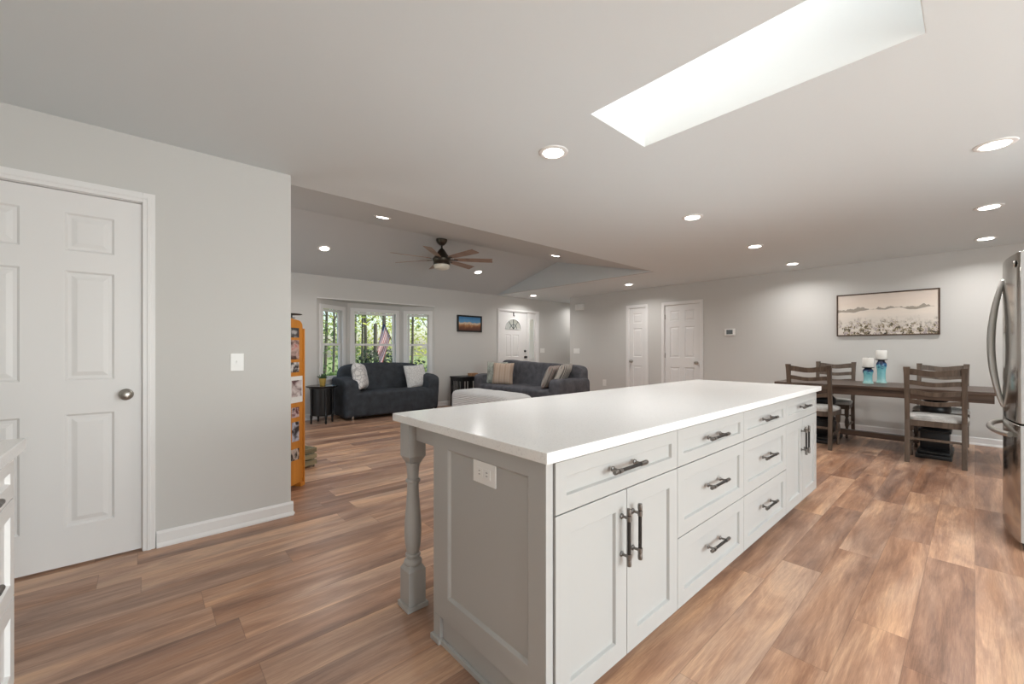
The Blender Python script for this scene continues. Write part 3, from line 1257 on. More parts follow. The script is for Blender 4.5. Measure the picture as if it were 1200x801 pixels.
# ================================================================== LEFT CABINET
CXF, CY1, CY0 = -.32, 2.09, 1.17
mb = MB()
mb.box(-.985, CXF + .022, CY0, CY1 + .022, ZT, IZ + .003, .003)
tag(mb.build('countertop', M['quartz']), 'white countertop corner on the white drawer cabinet at the left edge', 'countertop')
o = thing('drawer_cabinet', 'white shaker drawer cabinet at the left edge in front of the pantry door', 'cabinet')
mb = MB()
mb.box(-.985, CXF - .021, CY0, CY1, .10, ZT - .001)
mb.build('carcass', M['white_cab'], o)
mb = MB()
mb.box(-.985, CXF - .08, CY0, CY1, 0, .0995)
mb.build('toe_board', M['white_cab'], o)
X = Matrix.Translation((CXF, CY0, 0)) @ Matrix.Rotation(R(90), 4, 'Z')     # local x -> +Y, faces +X
for za, zb in ((.712, .848), (.392, .708), (.105, .388)):
    mb = MB()
    mb.xf = X
    mb.shaker(.003, CY1 - CY0 - .003, za, zb, 0, .02, .05)
    d = mb.build('drawer', M['white_cab'], o, bevel=.0012)
    pull(d, X, ((CY1 - CY0) / 2, (za + zb) / 2 + .005), .21, False)

# ================================================================== REFRIGERATOR
FX0, FX1, FYB = 3.83, 4.74, -.172
o = thing('refrigerator', 'stainless steel refrigerator with bowed handles at the right edge', 'refrigerator')
mb = MB()
mb.box(FX0 + .008, FX1 - .008, -.90, FYB - .065, .03, 1.745, .006)
mb.build('body', M['fridge_side'], o)


def fridge_front(x0, x1, z0, z1, name):
    """door with a shared convex front"""
    n = 16
    xc, hw = (FX0 + FX1) / 2, (FX1 - FX0) / 2
    fr = []
    for i in range(n + 1):
        x = x0 + (x1 - x0) * i / n
        u = (x - xc) / hw
        y = FYB + .048 * (1 - u * u)
        e = min(x - x0, x1 - x)
        if e < .012:
            y -= .006 * (1 - e / .012) ** 2
        fr.append((x, y))
    poly = fr + [(x1, FYB - .06), (x0, FYB - .06)]
    mb = MB()
    mb.prism_z(poly, z0, z1)
    d = mb.build(name, None, o, smooth=35, bevel=.004, mats=[M['steel'], M['fridge_side']])
    for p in d.data.polygons:
        if abs(p.normal.x) > .9:
            p.material_index = 1
    return d


XC = (FX0 + FX1) / 2
dl = fridge_front(FX0, XC - .002, .752, 1.765, 'door')
dr = fridge_front(XC + .002, FX1, .752, 1.765, 'door')
fz = fridge_front(FX0, FX1, .055, .742, 'freezer_drawer')
for d, x in ((dl, XC - .05), (dr, XC + .05)):
    mb = MB()
    pts = []
    for i in range(25):
        t = i / 24
        z = .815 + t * .83
        y = FYB + .046 + .054 * math.sin(PI * t) ** .8
        pts.append((x, y, z))
    mb.tube(pts, [.012 + .007 * math.sin(PI * i / 24) for i in range(25)], 12)
    mb.tube([(x, FYB + .03, .815), (x, FYB + .055, .822)], .013, 12)
    mb.tube([(x, FYB + .03, 1.645), (x, FYB + .055, 1.638)], .013, 12)
    mb.build('handle', M['steel_handle'], d, smooth=50)
mb = MB()
pts = []
for i in range(25):
    t = i / 24
    x = FX0 + .10 + t * (FX1 - FX0 - .20)
    pts.append((x, FYB + .030 + .076 * math.sin(PI * t) ** .6, .672))
mb.tube(pts, .016, 12)
mb.build('handle', M['steel_handle'], fz, smooth=50)
mb = MB()
mb.xf = Matrix.Translation((FX0 + .055, FYB + .014, 1.70)) @ Matrix.Rotation(R(-90), 4, 'X')
mb.lathe([(.019, 0), (.019, .004), (.014, .006), (0, .006)], 24)
mb.build('round_badge', M['steel_handle'], dl, smooth=40)
mb = MB()
mb.box(FX0 + .05, FX1 - .05, -.85, FYB - .02, 0, .0545)
mb.build('base_grille', M['black_plastic'], o)

# ================================================================== DINING TABLE
TX0, TX1, TY0, TY1, TZ = 6.25, 7.16, -.15, 1.775, .76
o = thing('dining_table', 'long dark walnut trestle dining table against the grey wall', 'table', (0, 0, 0))
mb = MB()
mb.box(TX0, TX1, TY0, TY1, TZ - .034, TZ, .004)
mb.build('tabletop', M['table_wood'], o)
mb = MB()
for a in ((TX0 + .02, TX1 - .02, TY0 + .02, TY0 + .045), (TX0 + .02, TX1 - .02, TY1 - .045, TY1 - .02),
          (TX0 + .02, TX0 + .045, TY0 + .045, TY1 - .045), (TX1 - .045, TX1 - .02, TY0 + .045, TY1 - .045)):
    mb.box(*a, TZ - .115, TZ - .0345)
mb.build('apron', M['table_wood'], o, bevel=.002)
xc = (TX0 + TX1) / 2
for y in (.30, 1.33):
    mb = MB()
    mb.xf = Matrix.Translation((xc, y, 0))
    mb.box(-.36, .36, -.14, .14, .0, .045, .006)
    mb.box(-.32, .32, -.125, .125, .045, .075, .006)
    mb.box(-.14, .14, -.115, .115, .075, .26, .006)
    mb.box(-.155, .155, -.13, .13, .26, .285, .006)
    mb.lathe([(.12, .285), (.125, .30), (.10, .315), (.075, .335), (.07, .36), (.085, .40), (.115, .45), (.13, .50), (.128, .54), (.10, .575), (.08, .59), (.10, .60), (.115, .615), (.115, .63)], 28)
    mb.box(-.30, .30, -.10, .10, .63, .725, .004)
    mb.build('pedestal', M['black_wood'], o, smooth=40)
mb = MB()
mb.box(xc - .045, xc + .045, .43, 1.2, .10, .165, .004)
mb.build('stretcher', M['table_wood'], o)


# ================================================================== CHAIRS
def wavy_slat(mb, zc, hh, y0, y1, xoff, amp, n=18, t=.018):
    loops = []
    for i in range(n + 1):
        u = i / n
        y = y0 + (y1 - y0) * u
        w = amp * math.cos(2 * PI * u)
        bow = -.022 * (1 - (2 * u - 1) ** 2)
        x = xoff(zc) + bow
        zt_ = zc + hh / 2 + w
        zb_ = zc - hh / 2 + w * .8
        loops.append([(x - t / 2, y, zb_), (x + t / 2, y, zb_), (x + t / 2 + (xoff(zt_) - xoff(zb_)), y, zt_), (x - t / 2 + (xoff(zt_) - xoff(zb_)), y, zt_)])
    mb.loft(loops)


def make_chair(label):
    o = thing('dining_chair', label, 'chair', (0, 0, 0), 0, 'ladder back dining chairs')
    hw = .205

    def xo(z):
        if z < .45:
            return -.235 + (z / .45) * .030
        return -.205 - (z - .45) / .55 * .075

    for s in (-1, 1):
        mb = MB()
        loops = []
        for z in (0, .2, .45, .62, .8, .94, .985, 1.005):
            w = .020 if z < .9 else .020 + (z - .9) * .06
            d = .021 if z < .9 else .021 + (z - .9) * .05
            x = xo(z)
            loops.append([(x - d, s * hw - w, z), (x + d, s * hw - w, z), (x + d, s * hw + w, z), (x - d, s * hw + w, z)])
        mb.loft(loops)
        mb.build('back_post', M['chair_wood'], o, bevel=.004)
    for zc, hh, amp in ((.945, .062, .011), (.835, .046, .010), (.735, .046, .010), (.635, .046, .010)):
        mb = MB()
        wavy_slat(mb, zc, hh, -hw + .015, hw - .015, xo, amp)
        mb.build('back_slat', M['chair_wood'], o, smooth=35)
    # seat frame
    mb = MB()
    mb.loft([[(-.205, -hw, z), (-.205, hw, z), (.225, .235, z), (.225, -.235, z)] for z in (.385, .445)])
    mb.build('seat_frame', M['chair_wood'], o, bevel=.004)
    mb = MB()
    # domed cushion
    loops = []
    for k, (ins, z) in enumerate(((0.0, .446), (-.004, .465), (.004, .480), (.03, .492), (.09, .499), (.16, .501))):
        lp = []
        for i in range(32):
            a = 2 * PI * i / 32 + PI / 4
            ca, sa = math.cos(a), math.sin(a)
            e = 5.0
            q = (abs(ca) ** e + abs(sa) ** e) ** (-1 / e)
            u, v = ca * q, sa * q
            x = .02 + u * (.222 - ins)
            hwid = (.212 + (.245 - .212) * (u + 1) / 2) - ins
            lp.append((x, v * hwid, z))
        loops.append(lp)
    mb.loft(loops)
    mb.build('seat_cushion', M['seat_fabric'], o, smooth=60)
    for s in (-1, 1):
        mb = MB()
        x, y = .195, s * .205
        mb.box(x - .022, x + .022, y - .022, y + .022, .30, .40)
        mb.lathe([(.013, 0), (.017, .01), (.015, .04), (.012, .07), (.018, .085), (.014, .10), (.020, .12), (.014, .14), (.022, .17), (.024, .22), (.018, .26), (.013, .275), (.021, .285), (.022, .30)], 14, (x, y, 0))
        mb.build('front_leg', M['chair_wood'], o, smooth=40)
        mb = MB()
        mb.beam((-.225, s * .205, .17), (.195, s * .205, .17), .018, .026)
        mb.build('side_stretcher', M['chair_wood'], o)
    mb = MB()
    mb.beam((-.225, -hw, .255), (-.225, hw, .255), .022, .02, side=(0, 0, 1))
    mb.build('rear_stretcher', M['chair_wood'], o)
    return o


ch = make_chair('grey brown ladder back chair nearest the refrigerator, its back toward the viewer')
ch.location = (6.245, .272, 0)
dup(ch, (6.245, 1.338, 0), 0, 'grey brown ladder back chair partly hidden by the far end of the island')
dup(ch, (7.19, .272, 0), PI, 'ladder back chair between table and wall, behind the chair nearest the refrigerator')
dup(ch, (7.19, 1.342, 0), PI, 'ladder back chair between table and wall, left of the blue candle holders')


# candle holders
def glaze():
    m = mat('blue_glaze', (90, 180, 190), 0.18, spec=0.6)
    n = NT(m)
    x, y, z = n.sep(n.coord('Generated'))
    ang = n.noise(n.coord(), 34, 2)[0]
    k = n.math('ADD', z, n.math('MULTIPLY', n.math('SUBTRACT', ang, .5), 0.55))
    n.color(n.ramp(k, [(0.0, (176, 216, 212)), (0.25, (140, 202, 206)), (0.66, (118, 190, 200)), (0.79, (44, 88, 132)), (0.90, (26, 42, 76)), (1.0, (28, 32, 46))]))
    return m


M['glaze'] = glaze()
for (x, y, hh, ch_, lb, lc) in ((6.72, .885, .205, .115, 'short turquoise glazed candle holder, left of the pair on the dining table', 'white pillar candle on the short turquoise holder'),
                                (6.98, .79, .298, .115, 'tall turquoise glazed candle holder, right of the pair on the dining table', 'white pillar candle on the tall turquoise holder')):
    o = thing('candle_holder', lb, 'candle holder', (x, y, TZ))
    mb = MB()
    mb.lathe([(.052, 0), (.054, .012), (.047, .022), (.043, .04), (.041, hh * .35), (.044, hh * .58), (.053, hh * .74), (.050, hh * .83), (.036, hh * .91), (.032, hh - .012)], 28)
    mb.build('body', M['glaze'], o, smooth=50)
    mb = MB()
    mb.lathe([(.034, hh - .012), (.060, hh - .006), (.062, hh), (.055, hh)], 28)
    mb.build('pan', M['bronze'], o, smooth=40)
    c_ = thing('candle', lc, 'candle', (x, y, TZ + hh))
    mb = MB()
    mb.lathe([(.052, 0), (.054, .004), (.054, ch_ - .006), (.050, ch_), (.03, ch_ - .004), (0, ch_ - .006)], 28)
    mb.build('wax', M['candle'], c_, smooth=50)
    mb = MB()
    mb.tube([(0, 0, ch_ - .008), (.001, 0, ch_ + .008)], .0015, 6)
    mb.build('wick', M['black_plastic'], c_)


# ================================================================== PICTURES
def landscape_art():
    m = mat('painted_meadow_canvas', (220, 208, 196), 0.7)
    n = NT(m)
    x, y, z = n.sep(n.coord('Generated'))      # x along the wall, z up
    co = n.coord()
    w1_ = n.noise(n.comb(n.math('MULTIPLY', x, 3.0), 0.0, n.math('MULTIPLY', z, 7.0)), 1.6, 4)[0]
    skyc = n.ramp(n.math('ADD', z, n.math('MULTIPLY', n.math('SUBTRACT', w1_, .5), .35)),
                  [(0.30, (214, 206, 196)), (0.55, (229, 218, 206)), (0.8, (226, 212, 199)), (1.0, (218, 205, 194))])
    # far dark hills: band whose top follows noise
    hn = n.noise(n.comb(n.math('MULTIPLY', x, 5.0), 0.0, 0.0), 1.3, 3, 0.6)[0]
    topz = n.math('ADD', .44, n.math('MULTIPLY', hn, .36))
    hb = n.noise(n.comb(n.math('MULTIPLY', x, 2.2), 7.0, 0.0), 1.6, 2, .5)[0]
    hbase = n.math('ADD', .44, n.math('MULTIPLY', hb, .30))
    inh = n.math('MULTIPLY', n.math('LESS_THAN', z, n.math('ADD', topz, .03)), n.math('GREATER_THAN', z, hbase))
    c = n.mix(n.math('MULTIPLY', inh, .7), skyc, lin((120, 112, 98)))
    # flowers
    fl = n.noise(n.comb(n.math('MULTIPLY', x, 21.0), 0.0, n.math('MULTIPLY', z, 11.0)), 1.0, 5, 0.75)
    edge = n.math('ADD', -.05, n.math('MULTIPLY', n.noise(n.comb(n.math('MULTIPLY', x, 6.0), 3.3, n.math('MULTIPLY', z, 1.5)), 1.0, 5, .75)[0], .88))
    dens = n.math('MULTIPLY', n.math('SUBTRACT', edge, z), 5.0)
    mk = n.math('MULTIPLY', n.math('MINIMUM', n.math('MAXIMUM', dens, 0.0), 1.0), 1.0)
    fc = n.ramp(fl[0], [(0.36, (44, 42, 40)), (0.44, (96, 86, 72)), (0.49, (146, 132, 96)), (0.53, (226, 214, 206)), (0.60, (126, 116, 120)), (0.68, (196, 180, 178))])
    c = n.mix(n.math('MULTIPLY', mk, n.math('GREATER_THAN', n.noise(co, 19, 4)[0], .44)), c, fc)
    n.color(c)
    return m


def mountain_art():
    m = mat('painted_mountain_canvas', (120, 140, 160), 0.6)
    n = NT(m)
    x, y, z = n.sep(n.coord('Generated'))
    hn = n.noise(n.comb(n.math('MULTIPLY', x, 4.0), 0.0, n.math('MULTIPLY', z, 1.5)), 1.4, 5, .6)[0]
    k = n.math('ADD', z, n.math('MULTIPLY', n.math('SUBTRACT', hn, .5), .5))
    n.color(n.ramp(k, [(0.0, (88, 52, 38)), (0.25, (122, 76, 52)), (0.40, (176, 128, 84)), (0.50, (214, 196, 170)), (0.56, (190, 170, 150)), (0.60, (100, 152, 190)), (1.0, (62, 122, 172))]))
    return m


def picture(name, label, X, w, h, fw, fm, am):
    o = thing(name, label, 'picture')
    o.matrix_world = X
    mb = MB()
    for a in ((-w / 2, w / 2, h / 2 - fw, h / 2), (-w / 2, w / 2, -h / 2, -h / 2 + fw), (-w / 2, -w / 2 + fw, -h / 2 + fw, h / 2 - fw), (w / 2 - fw, w / 2, -h / 2 + fw, h / 2 - fw)):
        mb.box(a[0], a[1], -.035, 0, a[2], a[3])
    mb.build('frame', fm, o, bevel=.002)
    mb = MB()
    mb.box(-w / 2 + fw, w / 2 - fw, -.026, -.004, -h / 2 + fw, h / 2 - fw)
    mb.build('canvas', am, o)


M['dark_frame'] = wood('dark_brown_frame', (60, 44, 34), (92, 70, 54), 'X', 20, .4)
M['black_frame'] = mat('black_frame', (28, 25, 24), .35)
picture('framed_picture', 'wide brown framed meadow landscape above the dining table', Matrix.Translation((XB, .834, 1.681)) @ RX, 1.07, .605, .016, M['dark_frame'], landscape_art())
picture('framed_picture', 'small black framed mountain picture between the bay window and front door', Matrix.Translation((5.332, YW, 1.742)), .66, .36, .035, M['black_frame'], mountain_art())

# hook over the front door
o = thing('wreath_hook', 'small dark wreath hook over the top of the front door', 'hook', (6.655, YW, 0))
mb = MB()
mb.box(-.014, .014, .004, .010, 1.98, 2.07)
mb.tube([(0, .004, 1.985), (0, -.02, 1.978), (0, -.03, 1.995)], .006, 8)
mb.build('strap', M['gun'], o, smooth=40)

# ================================================================== CEILING FAN
FXC, FYC = 3.455, YR
o = thing('ceiling_fan', 'seven blade bronze ceiling fan with walnut blades under the vault ridge', 'ceiling fan', (FXC, FYC, 0))
mb = MB()
mb.lathe([(.085, 2.900), (.085, 2.875), (.07, 2.84), (.035, 2.805), (.022, 2.80)], 28)
mb.build('canopy', M['fan_metal'], o, smooth=40)
mb = MB()
mb.lathe([(.014, 2.82), (.014, 2.73)], 14)
mb.build('downrod', M['fan_metal'], o, smooth=40)
mb = MB()
mb.lathe([(.022, 2.752), (.04, 2.737), (.085, 2.667), (.125, 2.612), (.14, 2.592), (.14, 2.567), (.125, 2.542), (.115, 2.532)], 32)
mb.build('motor_housing', M['fan_metal'], o, smooth=35)
mb = MB()
mb.lathe([(.128, 2.532), (.130, 2.502), (.126, 2.497)], 32)
mb.build('light_ring', M['fan_metal'], o, smooth=40)
mb = MB()
mb.lathe([(.122, 2.502), (.122, 2.467), (.11, 2.442), (.07, 2.429), (0, 2.424)], 32)
mb.build('light_bowl', M['fan_bowl'], o, smooth=60)
for k in range(7):
    a = R(18 + 360 / 7 * k)
    X = Matrix.Translation((0, 0, 2.587)) @ Matrix.Rotation(a, 4, 'Z') @ Matrix.Rotation(R(-13), 4, 'X')
    mb = MB()
    mb.xf = X
    n = 10
    up, lo = [], []
    prof = [(.19, .036), (.26, .046), (.4, .055), (.55, .061), (.68, .065), (.79, .066), (.80, .058)]
    poly = [(x, w) for x, w in prof] + [(x - (.02 if i == 0 else 0), -w) for i, (x, w) in enumerate(reversed(prof))]
    mb.prism_z(poly, -.004, .004)
    b = mb.build('blade', M['fan_blade'], o, bevel=.002)
    mb = MB()
    mb.xf = X
    mb.box(.11, .25, -.018, .018, -.010, -.0042, .002)
    mb.build('blade_arm', M['fan_metal'], b)


# ================================================================== SOFT FURNITURE
def soft(mb, x0, x1, y0, y1, z0, z1, r, seg=5, dome=0.0):
    vs = mb.box(x0, x1, y0, y1, z0, z1, r, seg)
    if dome:
        cx, cy, hx, hy = (x0 + x1) / 2, (y0 + y1) / 2, (x1 - x0) / 2, (y1 - y0) / 2
        for v in vs:
            if v.is_valid and v.co.z > z1 - r * .6:
                v.co.z += dome * max(0, 1 - ((v.co.x - cx) / hx) ** 2) * max(0, 1 - ((v.co.y - cy) / hy) ** 2)


def cover_detail(o, strength=.02, scale=1.6):
    """soft unevenness of a stretched slipcover"""
    s = o.modifiers.new('subd', 'SUBSURF')
    s.levels = s.render_levels = 2
    t = bpy.data.textures.new('cover_folds', 'CLOUDS')
    t.noise_scale = .35
    d = o.modifiers.new('folds', 'DISPLACE')
    d.texture = t
    d.strength = strength
    d.mid_level = .5
    d.texture_coords = 'LOCAL'


def dense_box(mb, x0, x1, y0, y1, z0, z1, n, e=6.0, taper=None):
    """rounded box as a superquadric-like lattice for cloth-covered volumes"""
    cx, cy, cz = (x0 + x1) / 2, (y0 + y1) / 2, (z0 + z1) / 2
    hx, hy, hz = (x1 - x0) / 2, (y1 - y0) / 2, (z1 - z0) / 2
    b = bmesh.new()
    bmesh.ops.create_cube(b, size=2)
    bmesh.ops.subdivide_edges(b, edges=b.edges[:], cuts=n, use_grid_fill=True)
    mp = {}
    for v in b.verts:
        p = v.co.copy()
        k = (abs(p.x) ** e + abs(p.y) ** e + abs(p.z) ** e) ** (1 / e)
        p /= k
        q = [cx + p.x * hx, cy + p.y * hy, cz + p.z * hz]
        if taper:
            q = taper(q)
        mp[v] = mb.bm.verts.new(q)
    vs = list(mp.values())
    fs = [mb.bm.faces.new([mp[v] for v in f.verts]) for f in b.faces]
    b.free()
    mb._done(vs, fs)


# ---- charcoal sofa in front of the bay (faces -Y)
SXa, SXb, SYa, SYb = 2.43, 4.22, 6.80, 7.56
o = thing('sofa', 'charcoal slipcovered loveseat in front of the bay window', 'sofa', ((SXa + SXb) / 2, SYa, 0))
ox, oy = o.location.x, o.location.y


def rel(*a):
    return (a[0] - ox, a[1] - ox, a[2] - oy, a[3] - oy, a[4], a[5])


mb = MB()
dense_box(mb, *rel(SXa + .06, SXb - .05, SYa, SYb - .05, .05, .47), 12, 14)
s = mb.build('seat', M['charcoal'], o, smooth=180)
cover_detail(s, .02)
mb = MB()


def lean(q):
    t = (q[2] - .45) / .5
    return [q[0] * (1 - .03 * max(0, t)), q[1] + .05 * t, q[2] + .012 * math.cos(q[0] * 3.6)]


dense_box(mb, *rel(SXa + .07, SXb - .07, SYb - .28, SYb - .05, .12, .925), 12, 7, lean)
s = mb.build('backrest', M['charcoal'], o, smooth=180)
cover_detail(s, .025)
for sgn, xa, xb in ((-1, SXa, SXa + .28), (1, SXb - .26, SXb)):
    mb = MB()

    def arm(q, sgn=sgn):
        # flare the rounded top outward, slope the front down a little
        t = max(0, (q[2] - .25) / .4)
        return [q[0] + sgn * .035 * t - sgn * .02, q[1], q[2] - .04 * max(0, 1 - (q[1]) / .25) * t]

    dense_box(mb, *rel(xa, xb, SYa + .01, SYb - .06, .03, .71), 10, 9, arm)
    s = mb.build('arm', M['charcoal'], o, smooth=180)
    cover_detail(s, .02)
for x in (SXa + .14, SXb - .13):
    for y in (SYa + .05, SYb - .12):
        mb = MB()
        mb.lathe([(.018, 0), (.024, .085)], 12, (x - ox, y - oy, 0))
        mb.build('foot', M['nickel'] if y < SYa + .1 else M['black_wood'], o, smooth=40)


def pillow_mesh(w, h, t, n=16):
    mb = MB()
    g = {}
    for sgn in (1, -1):
        for i in range(n + 1):
            for j in range(n + 1):
                u, v = 2 * i / n - 1, 2 * j / n - 1
                edge = (1 - u ** 4) * (1 - v ** 4)
                pin = 1 - .07 * (1 - abs(v)) * abs(u) ** 3
                pin2 = 1 - .07 * (1 - abs(u)) * abs(v) ** 3
                if edge < 1e-6 and sgn == -1:
                    g[sgn, i, j] = g[1, i, j]
                    continue
                g[sgn, i, j] = mb.bm.verts.new((u * w / 2 * pin, sgn * t / 2 * edge ** .55, v * h / 2 * pin2))
    for sgn in (1, -1):
        for i in range(n):
            for j in range(n):
                q = [g[sgn, i, j], g[sgn, i + 1, j], g[sgn, i + 1, j + 1], g[sgn, i, j + 1]]
                mb.bm.faces.new(q if sgn == -1 else list(reversed(q)))
    return mb


def pillow(label, m, loc, rot, w=.45, h=.45, t=.15, group=None, fringe=None):
    mb = pillow_mesh(w, h, t)
    o = mb.build('throw_pillow', m, None, smooth=180)
    o.location = loc
    o.rotation_euler = rot
    return tag(o, label, 'pillow', group)


def pattern_fabric(name, a, b, scale=18, thr=.5):
    m = mat(name, a, .9, spec=.2)
    n = NT(m)
    v = n.n('ShaderNodeTexVoronoi', feature='DISTANCE_TO_EDGE')
    n.l(n.coord(), v.inputs['Vector'])
    v.inputs['Scale'].default_value = scale
    n.color(n.ramp(v.outputs[0], [(0.02, b), (0.10, a)]))
    n.bump(n.noise(n.coord(), 240, 2)[0], .2, .002)
    return m


def stripe_fabric(name, cols, freq, axis=0, rough=.9):
    m = mat(name, cols[0], rough, spec=.2)
    n = NT(m)
    ax = n.sep(n.coord())[axis]
    k = n.math('FRACT', n.math('ADD', n.math('MULTIPLY', ax, freq), n.math('MULTIPLY', n.noise(n.coord(), 60, 2)[0], .12)))
    st = [(i / len(cols), c) for i, c in enumerate(cols)]
    n.color(n.ramp(k, st, 'CONSTANT'))
    n.bump(n.noise(n.coord(), 240, 2)[0], .3, .003)
    return m


M['pil_white'] = pattern_fabric('white_leaf_pattern_fabric', (224, 222, 220), (176, 174, 174), 14)
M['pil_white2'] = pattern_fabric('pale_grey_pattern_fabric', (222, 221, 219), (196, 194, 192), 26)
M['pil_tan'] = stripe_fabric('tan_pillow_fabric', [(186, 164, 146), (190, 170, 153), (176, 153, 135), (188, 167, 149)], 9)
M['pil_sage'] = fabric('sage_grey_pillow_fabric', (168, 170, 160), .9, 120, .2)
M['pil_stripe'] = stripe_fabric('striped_pillow_fabric', [(120, 116, 112), (196, 188, 178), (104, 102, 104), (206, 200, 190)], 11)
M['pil_red'] = stripe_fabric('red_grey_pillow_fabric', [(160, 132, 126), (176, 166, 156), (128, 122, 118), (168, 160, 152)], 14)
pillow('white patterned pillow leaning in the left arm of the charcoal loveseat', M['pil_white'], (2.76, 7.03, .72), (R(-12), R(5), R(56)), .46, .47, .21)
pillow('pale grey square pillow at the right end of the charcoal loveseat', M['pil_white2'], (3.86, 7.10, .665), (R(-16), R(-3), R(6)), .46, .46, .15)

# ---- grey sofa by the front door (faces -X)
GX0, GX1, GY0, GY1 = 4.98, 5.90, 4.46, 6.80
o = thing('sofa', 'dark grey slipcovered sofa with its back to the front door', 'sofa', (GX0, (GY0 + GY1) / 2, 0))
ox, oy = o.location.x, o.location.y
mb = MB()
dense_box(mb, *rel(GX0, GX1 - .06, GY0 + .06, GY1 - .06, .05, .50), 12, 14)
s = mb.build('seat', M['grey_sofa'], o, smooth=180)
cover_detail(s, .02)
mb = MB()


def lean2(q):
    t = (q[2] - .45) / .5
    v = (q[1] + 1.1) / 2.2
    return [q[0] + .05 * t, q[1] * (1 - .05 * max(0, t)), q[2] - .03 * max(0, t) * (1 - v) * 2 + .02 * max(0, t) * (v > .9)]


dense_box(mb, *rel(GX1 - .30, GX1 - .06, GY0 + .05, GY1 - .05, .12, .955), 12, 14, lean2)
s = mb.build('backrest', M['grey_sofa'], o, smooth=180)
cover_detail(s, .025)
for ya, yb in ((GY0, GY0 + .26), (GY1 - .26, GY1)):
    mb = MB()
    dense_box(mb, *rel(GX0 + .01, GX1 - .08, ya, yb, .05, .685), 10, 11)
    s = mb.build('arm', M['grey_sofa'], o, smooth=180)
    cover_detail(s, .02)
for x in (GX0 + .08, GX1 - .16):
    for y in (GY0 + .1, GY1 - .1):
        mb = MB()
        mb.lathe([(.018, 0), (.024, .085)], 12, (x - ox, y - oy, 0))
        mb.build('foot', M['black_wood'], o, smooth=40)
# pillows on the grey sofa
pillow('tan striped pillow in front at the left end of the dark grey sofa', M['pil_tan'], (5.27, 6.19, .70), (R(-14), 0, R(-62)), .44, .44, .14)
pillow('sage grey pillow half hidden behind the tan pillow on the dark grey sofa', M['pil_sage'], (5.28, 6.39, .705), (R(-8), 0, R(-62)), .45, .45, .14)
pillow('striped beige pillow, left of the two leaning at the right end of the grey sofa', M['pil_red'], (5.33, 4.97, .70), (R(-24), 0, R(-158)), .44, .44, .15)
pillow('grey striped pillow leaning on the right arm of the grey sofa', M['pil_stripe'], (5.45, 4.80, .725), (R(-26), 0, R(-160)), .46, .46, .15)

# ---- blanket-covered bench
def blanket_mat():
    m = mat('white_ribbed_blanket', (232, 230, 228), .9, spec=.2)
    n = NT(m)
    x, y, z = n.sep(n.coord())
    k = n.math('SINE', n.math('MULTIPLY', n.math('ADD', x, n.math('MULTIPLY', z, 1.0)), 250.0))
    n.bump(k, .6, .008)
    f = n.noise(n.coord(), 200, 2)[0]
    n.color(n.ramp(f, [(.3, (220, 218, 216)), (.7, (238, 237, 235))]))
    return m


M['blanket'] = blanket_mat()
o = thing('ottoman', 'long ottoman under a white ribbed blanket in front of the grey sofa', 'ottoman', (4.17, 5.23, 0))
mb = MB()
dense_box(mb, -.29, .29, -.77, .77, .10, .505, 14, 7)
s = mb.build('blanket', M['blanket'], o, smooth=180)
cover_detail(s, .018)
for x in (-.2, .2):
    for y in (-.65, .65):
        mb = MB()
        mb.lathe([(.016, 0), (.022, .13)], 10, (x, y, 0))
        mb.build('foot', M['black_wood'], o, smooth=40)

# ---- mission end table by the window wall
o = thing('end_table', 'black slatted end table between the loveseat and the grey sofa', 'side table', (5.02, 7.08, 0))
mb = MB()
mb.box(-.27, .27, -.22, .22, .595, .62, .004)
mb.build('tabletop', M['black_wood'], o)
for x in (-.235, .235):
    for y in (-.185, .185):
        mb = MB()
        mb.box(x - .02, x + .02, y - .02, y + .02, 0, .5945)
        mb.build('leg', M['black_wood'], o)
mb = MB()
for y in (-.185, .185):
    mb.box(-.215, .215, y - .01, y + .01, .53, .5945)
    mb.box(-.215, .215, y - .01, y + .01, .12, .16)
for x in (-.235, .235):
    mb.box(x - .01, x + .01, -.165, .165, .53, .5945)
    mb.box(x - .01, x + .01, -.165, .165, .12, .16)
mb.build('rails', M['black_wood'], o)
mb = MB()
for s in (-1, 1):
    for k in range(5):
        x = -.14 + k * .07
        mb.box(x - .009, x + .009, s * .185 - .006, s * .185 + .006, .16, .53)
    for k in range(4):
        y = -.105 + k * .07
        mb.box(s * .235 - .006, s * .235 + .006, y - .009, y + .009, .16, .53)
mb.build('slats', M['black_wood'], o)
o = thing('wooden_box', 'small tan wooden box on the black slatted end table', 'box', (5.15, 7.03, .62))
M['tan_wood'] = wood('tan_wood', (150, 108, 76), (190, 146, 108), 'X', 14, .5)
mb = MB()
mb.box(-.085, .085, -.06, .06, 0, .045, .003)
mb.build('base', M['tan_wood'], o)
mb = MB()
mb.box(-.088, .088, -.063, .063, .0455, .062, .003)
mb.build('lid', M['tan_wood'], o)

# ---- round side table with plant
o = thing('side_table', 'round black side table at the left end of the charcoal loveseat', 'side table', (2.125, 6.99, 0))
mb = MB()
mb.lathe([(.225, .578), (.235, .584), (.237, .595), (.232, .602), (0, .602)], 40)
M['black_gloss'] = mat('black_lacquer', (22, 22, 24), .18)
mb.build('tabletop', M['black_gloss'], o, smooth=40)
mb = MB()
mb.lathe([(.19, .55), (.19, .5778)], 32)
mb.build('apron', M['black_wood'], o, smooth=40)
for k in range(4):
    a = R(48.3 + 45 + 90 * k)
    x, y = .165 * math.cos(a), .165 * math.sin(a)
    mb = MB()
    mb.lathe([(.012, 0), (.018, .02), (.014, .06), (.020, .11), (.022, .13), (.014, .15), (.016, .3), (.018, .5), (.018, .55)], 12, (x, y, 0))
    mb.build('leg', M['black_wood'], o, smooth=40)
mb = MB()
mb.lathe([(.135, .125), (.15, .14), (.15, .55)], 32)
mb.build('drum', M['black_wood'], o, smooth=40)
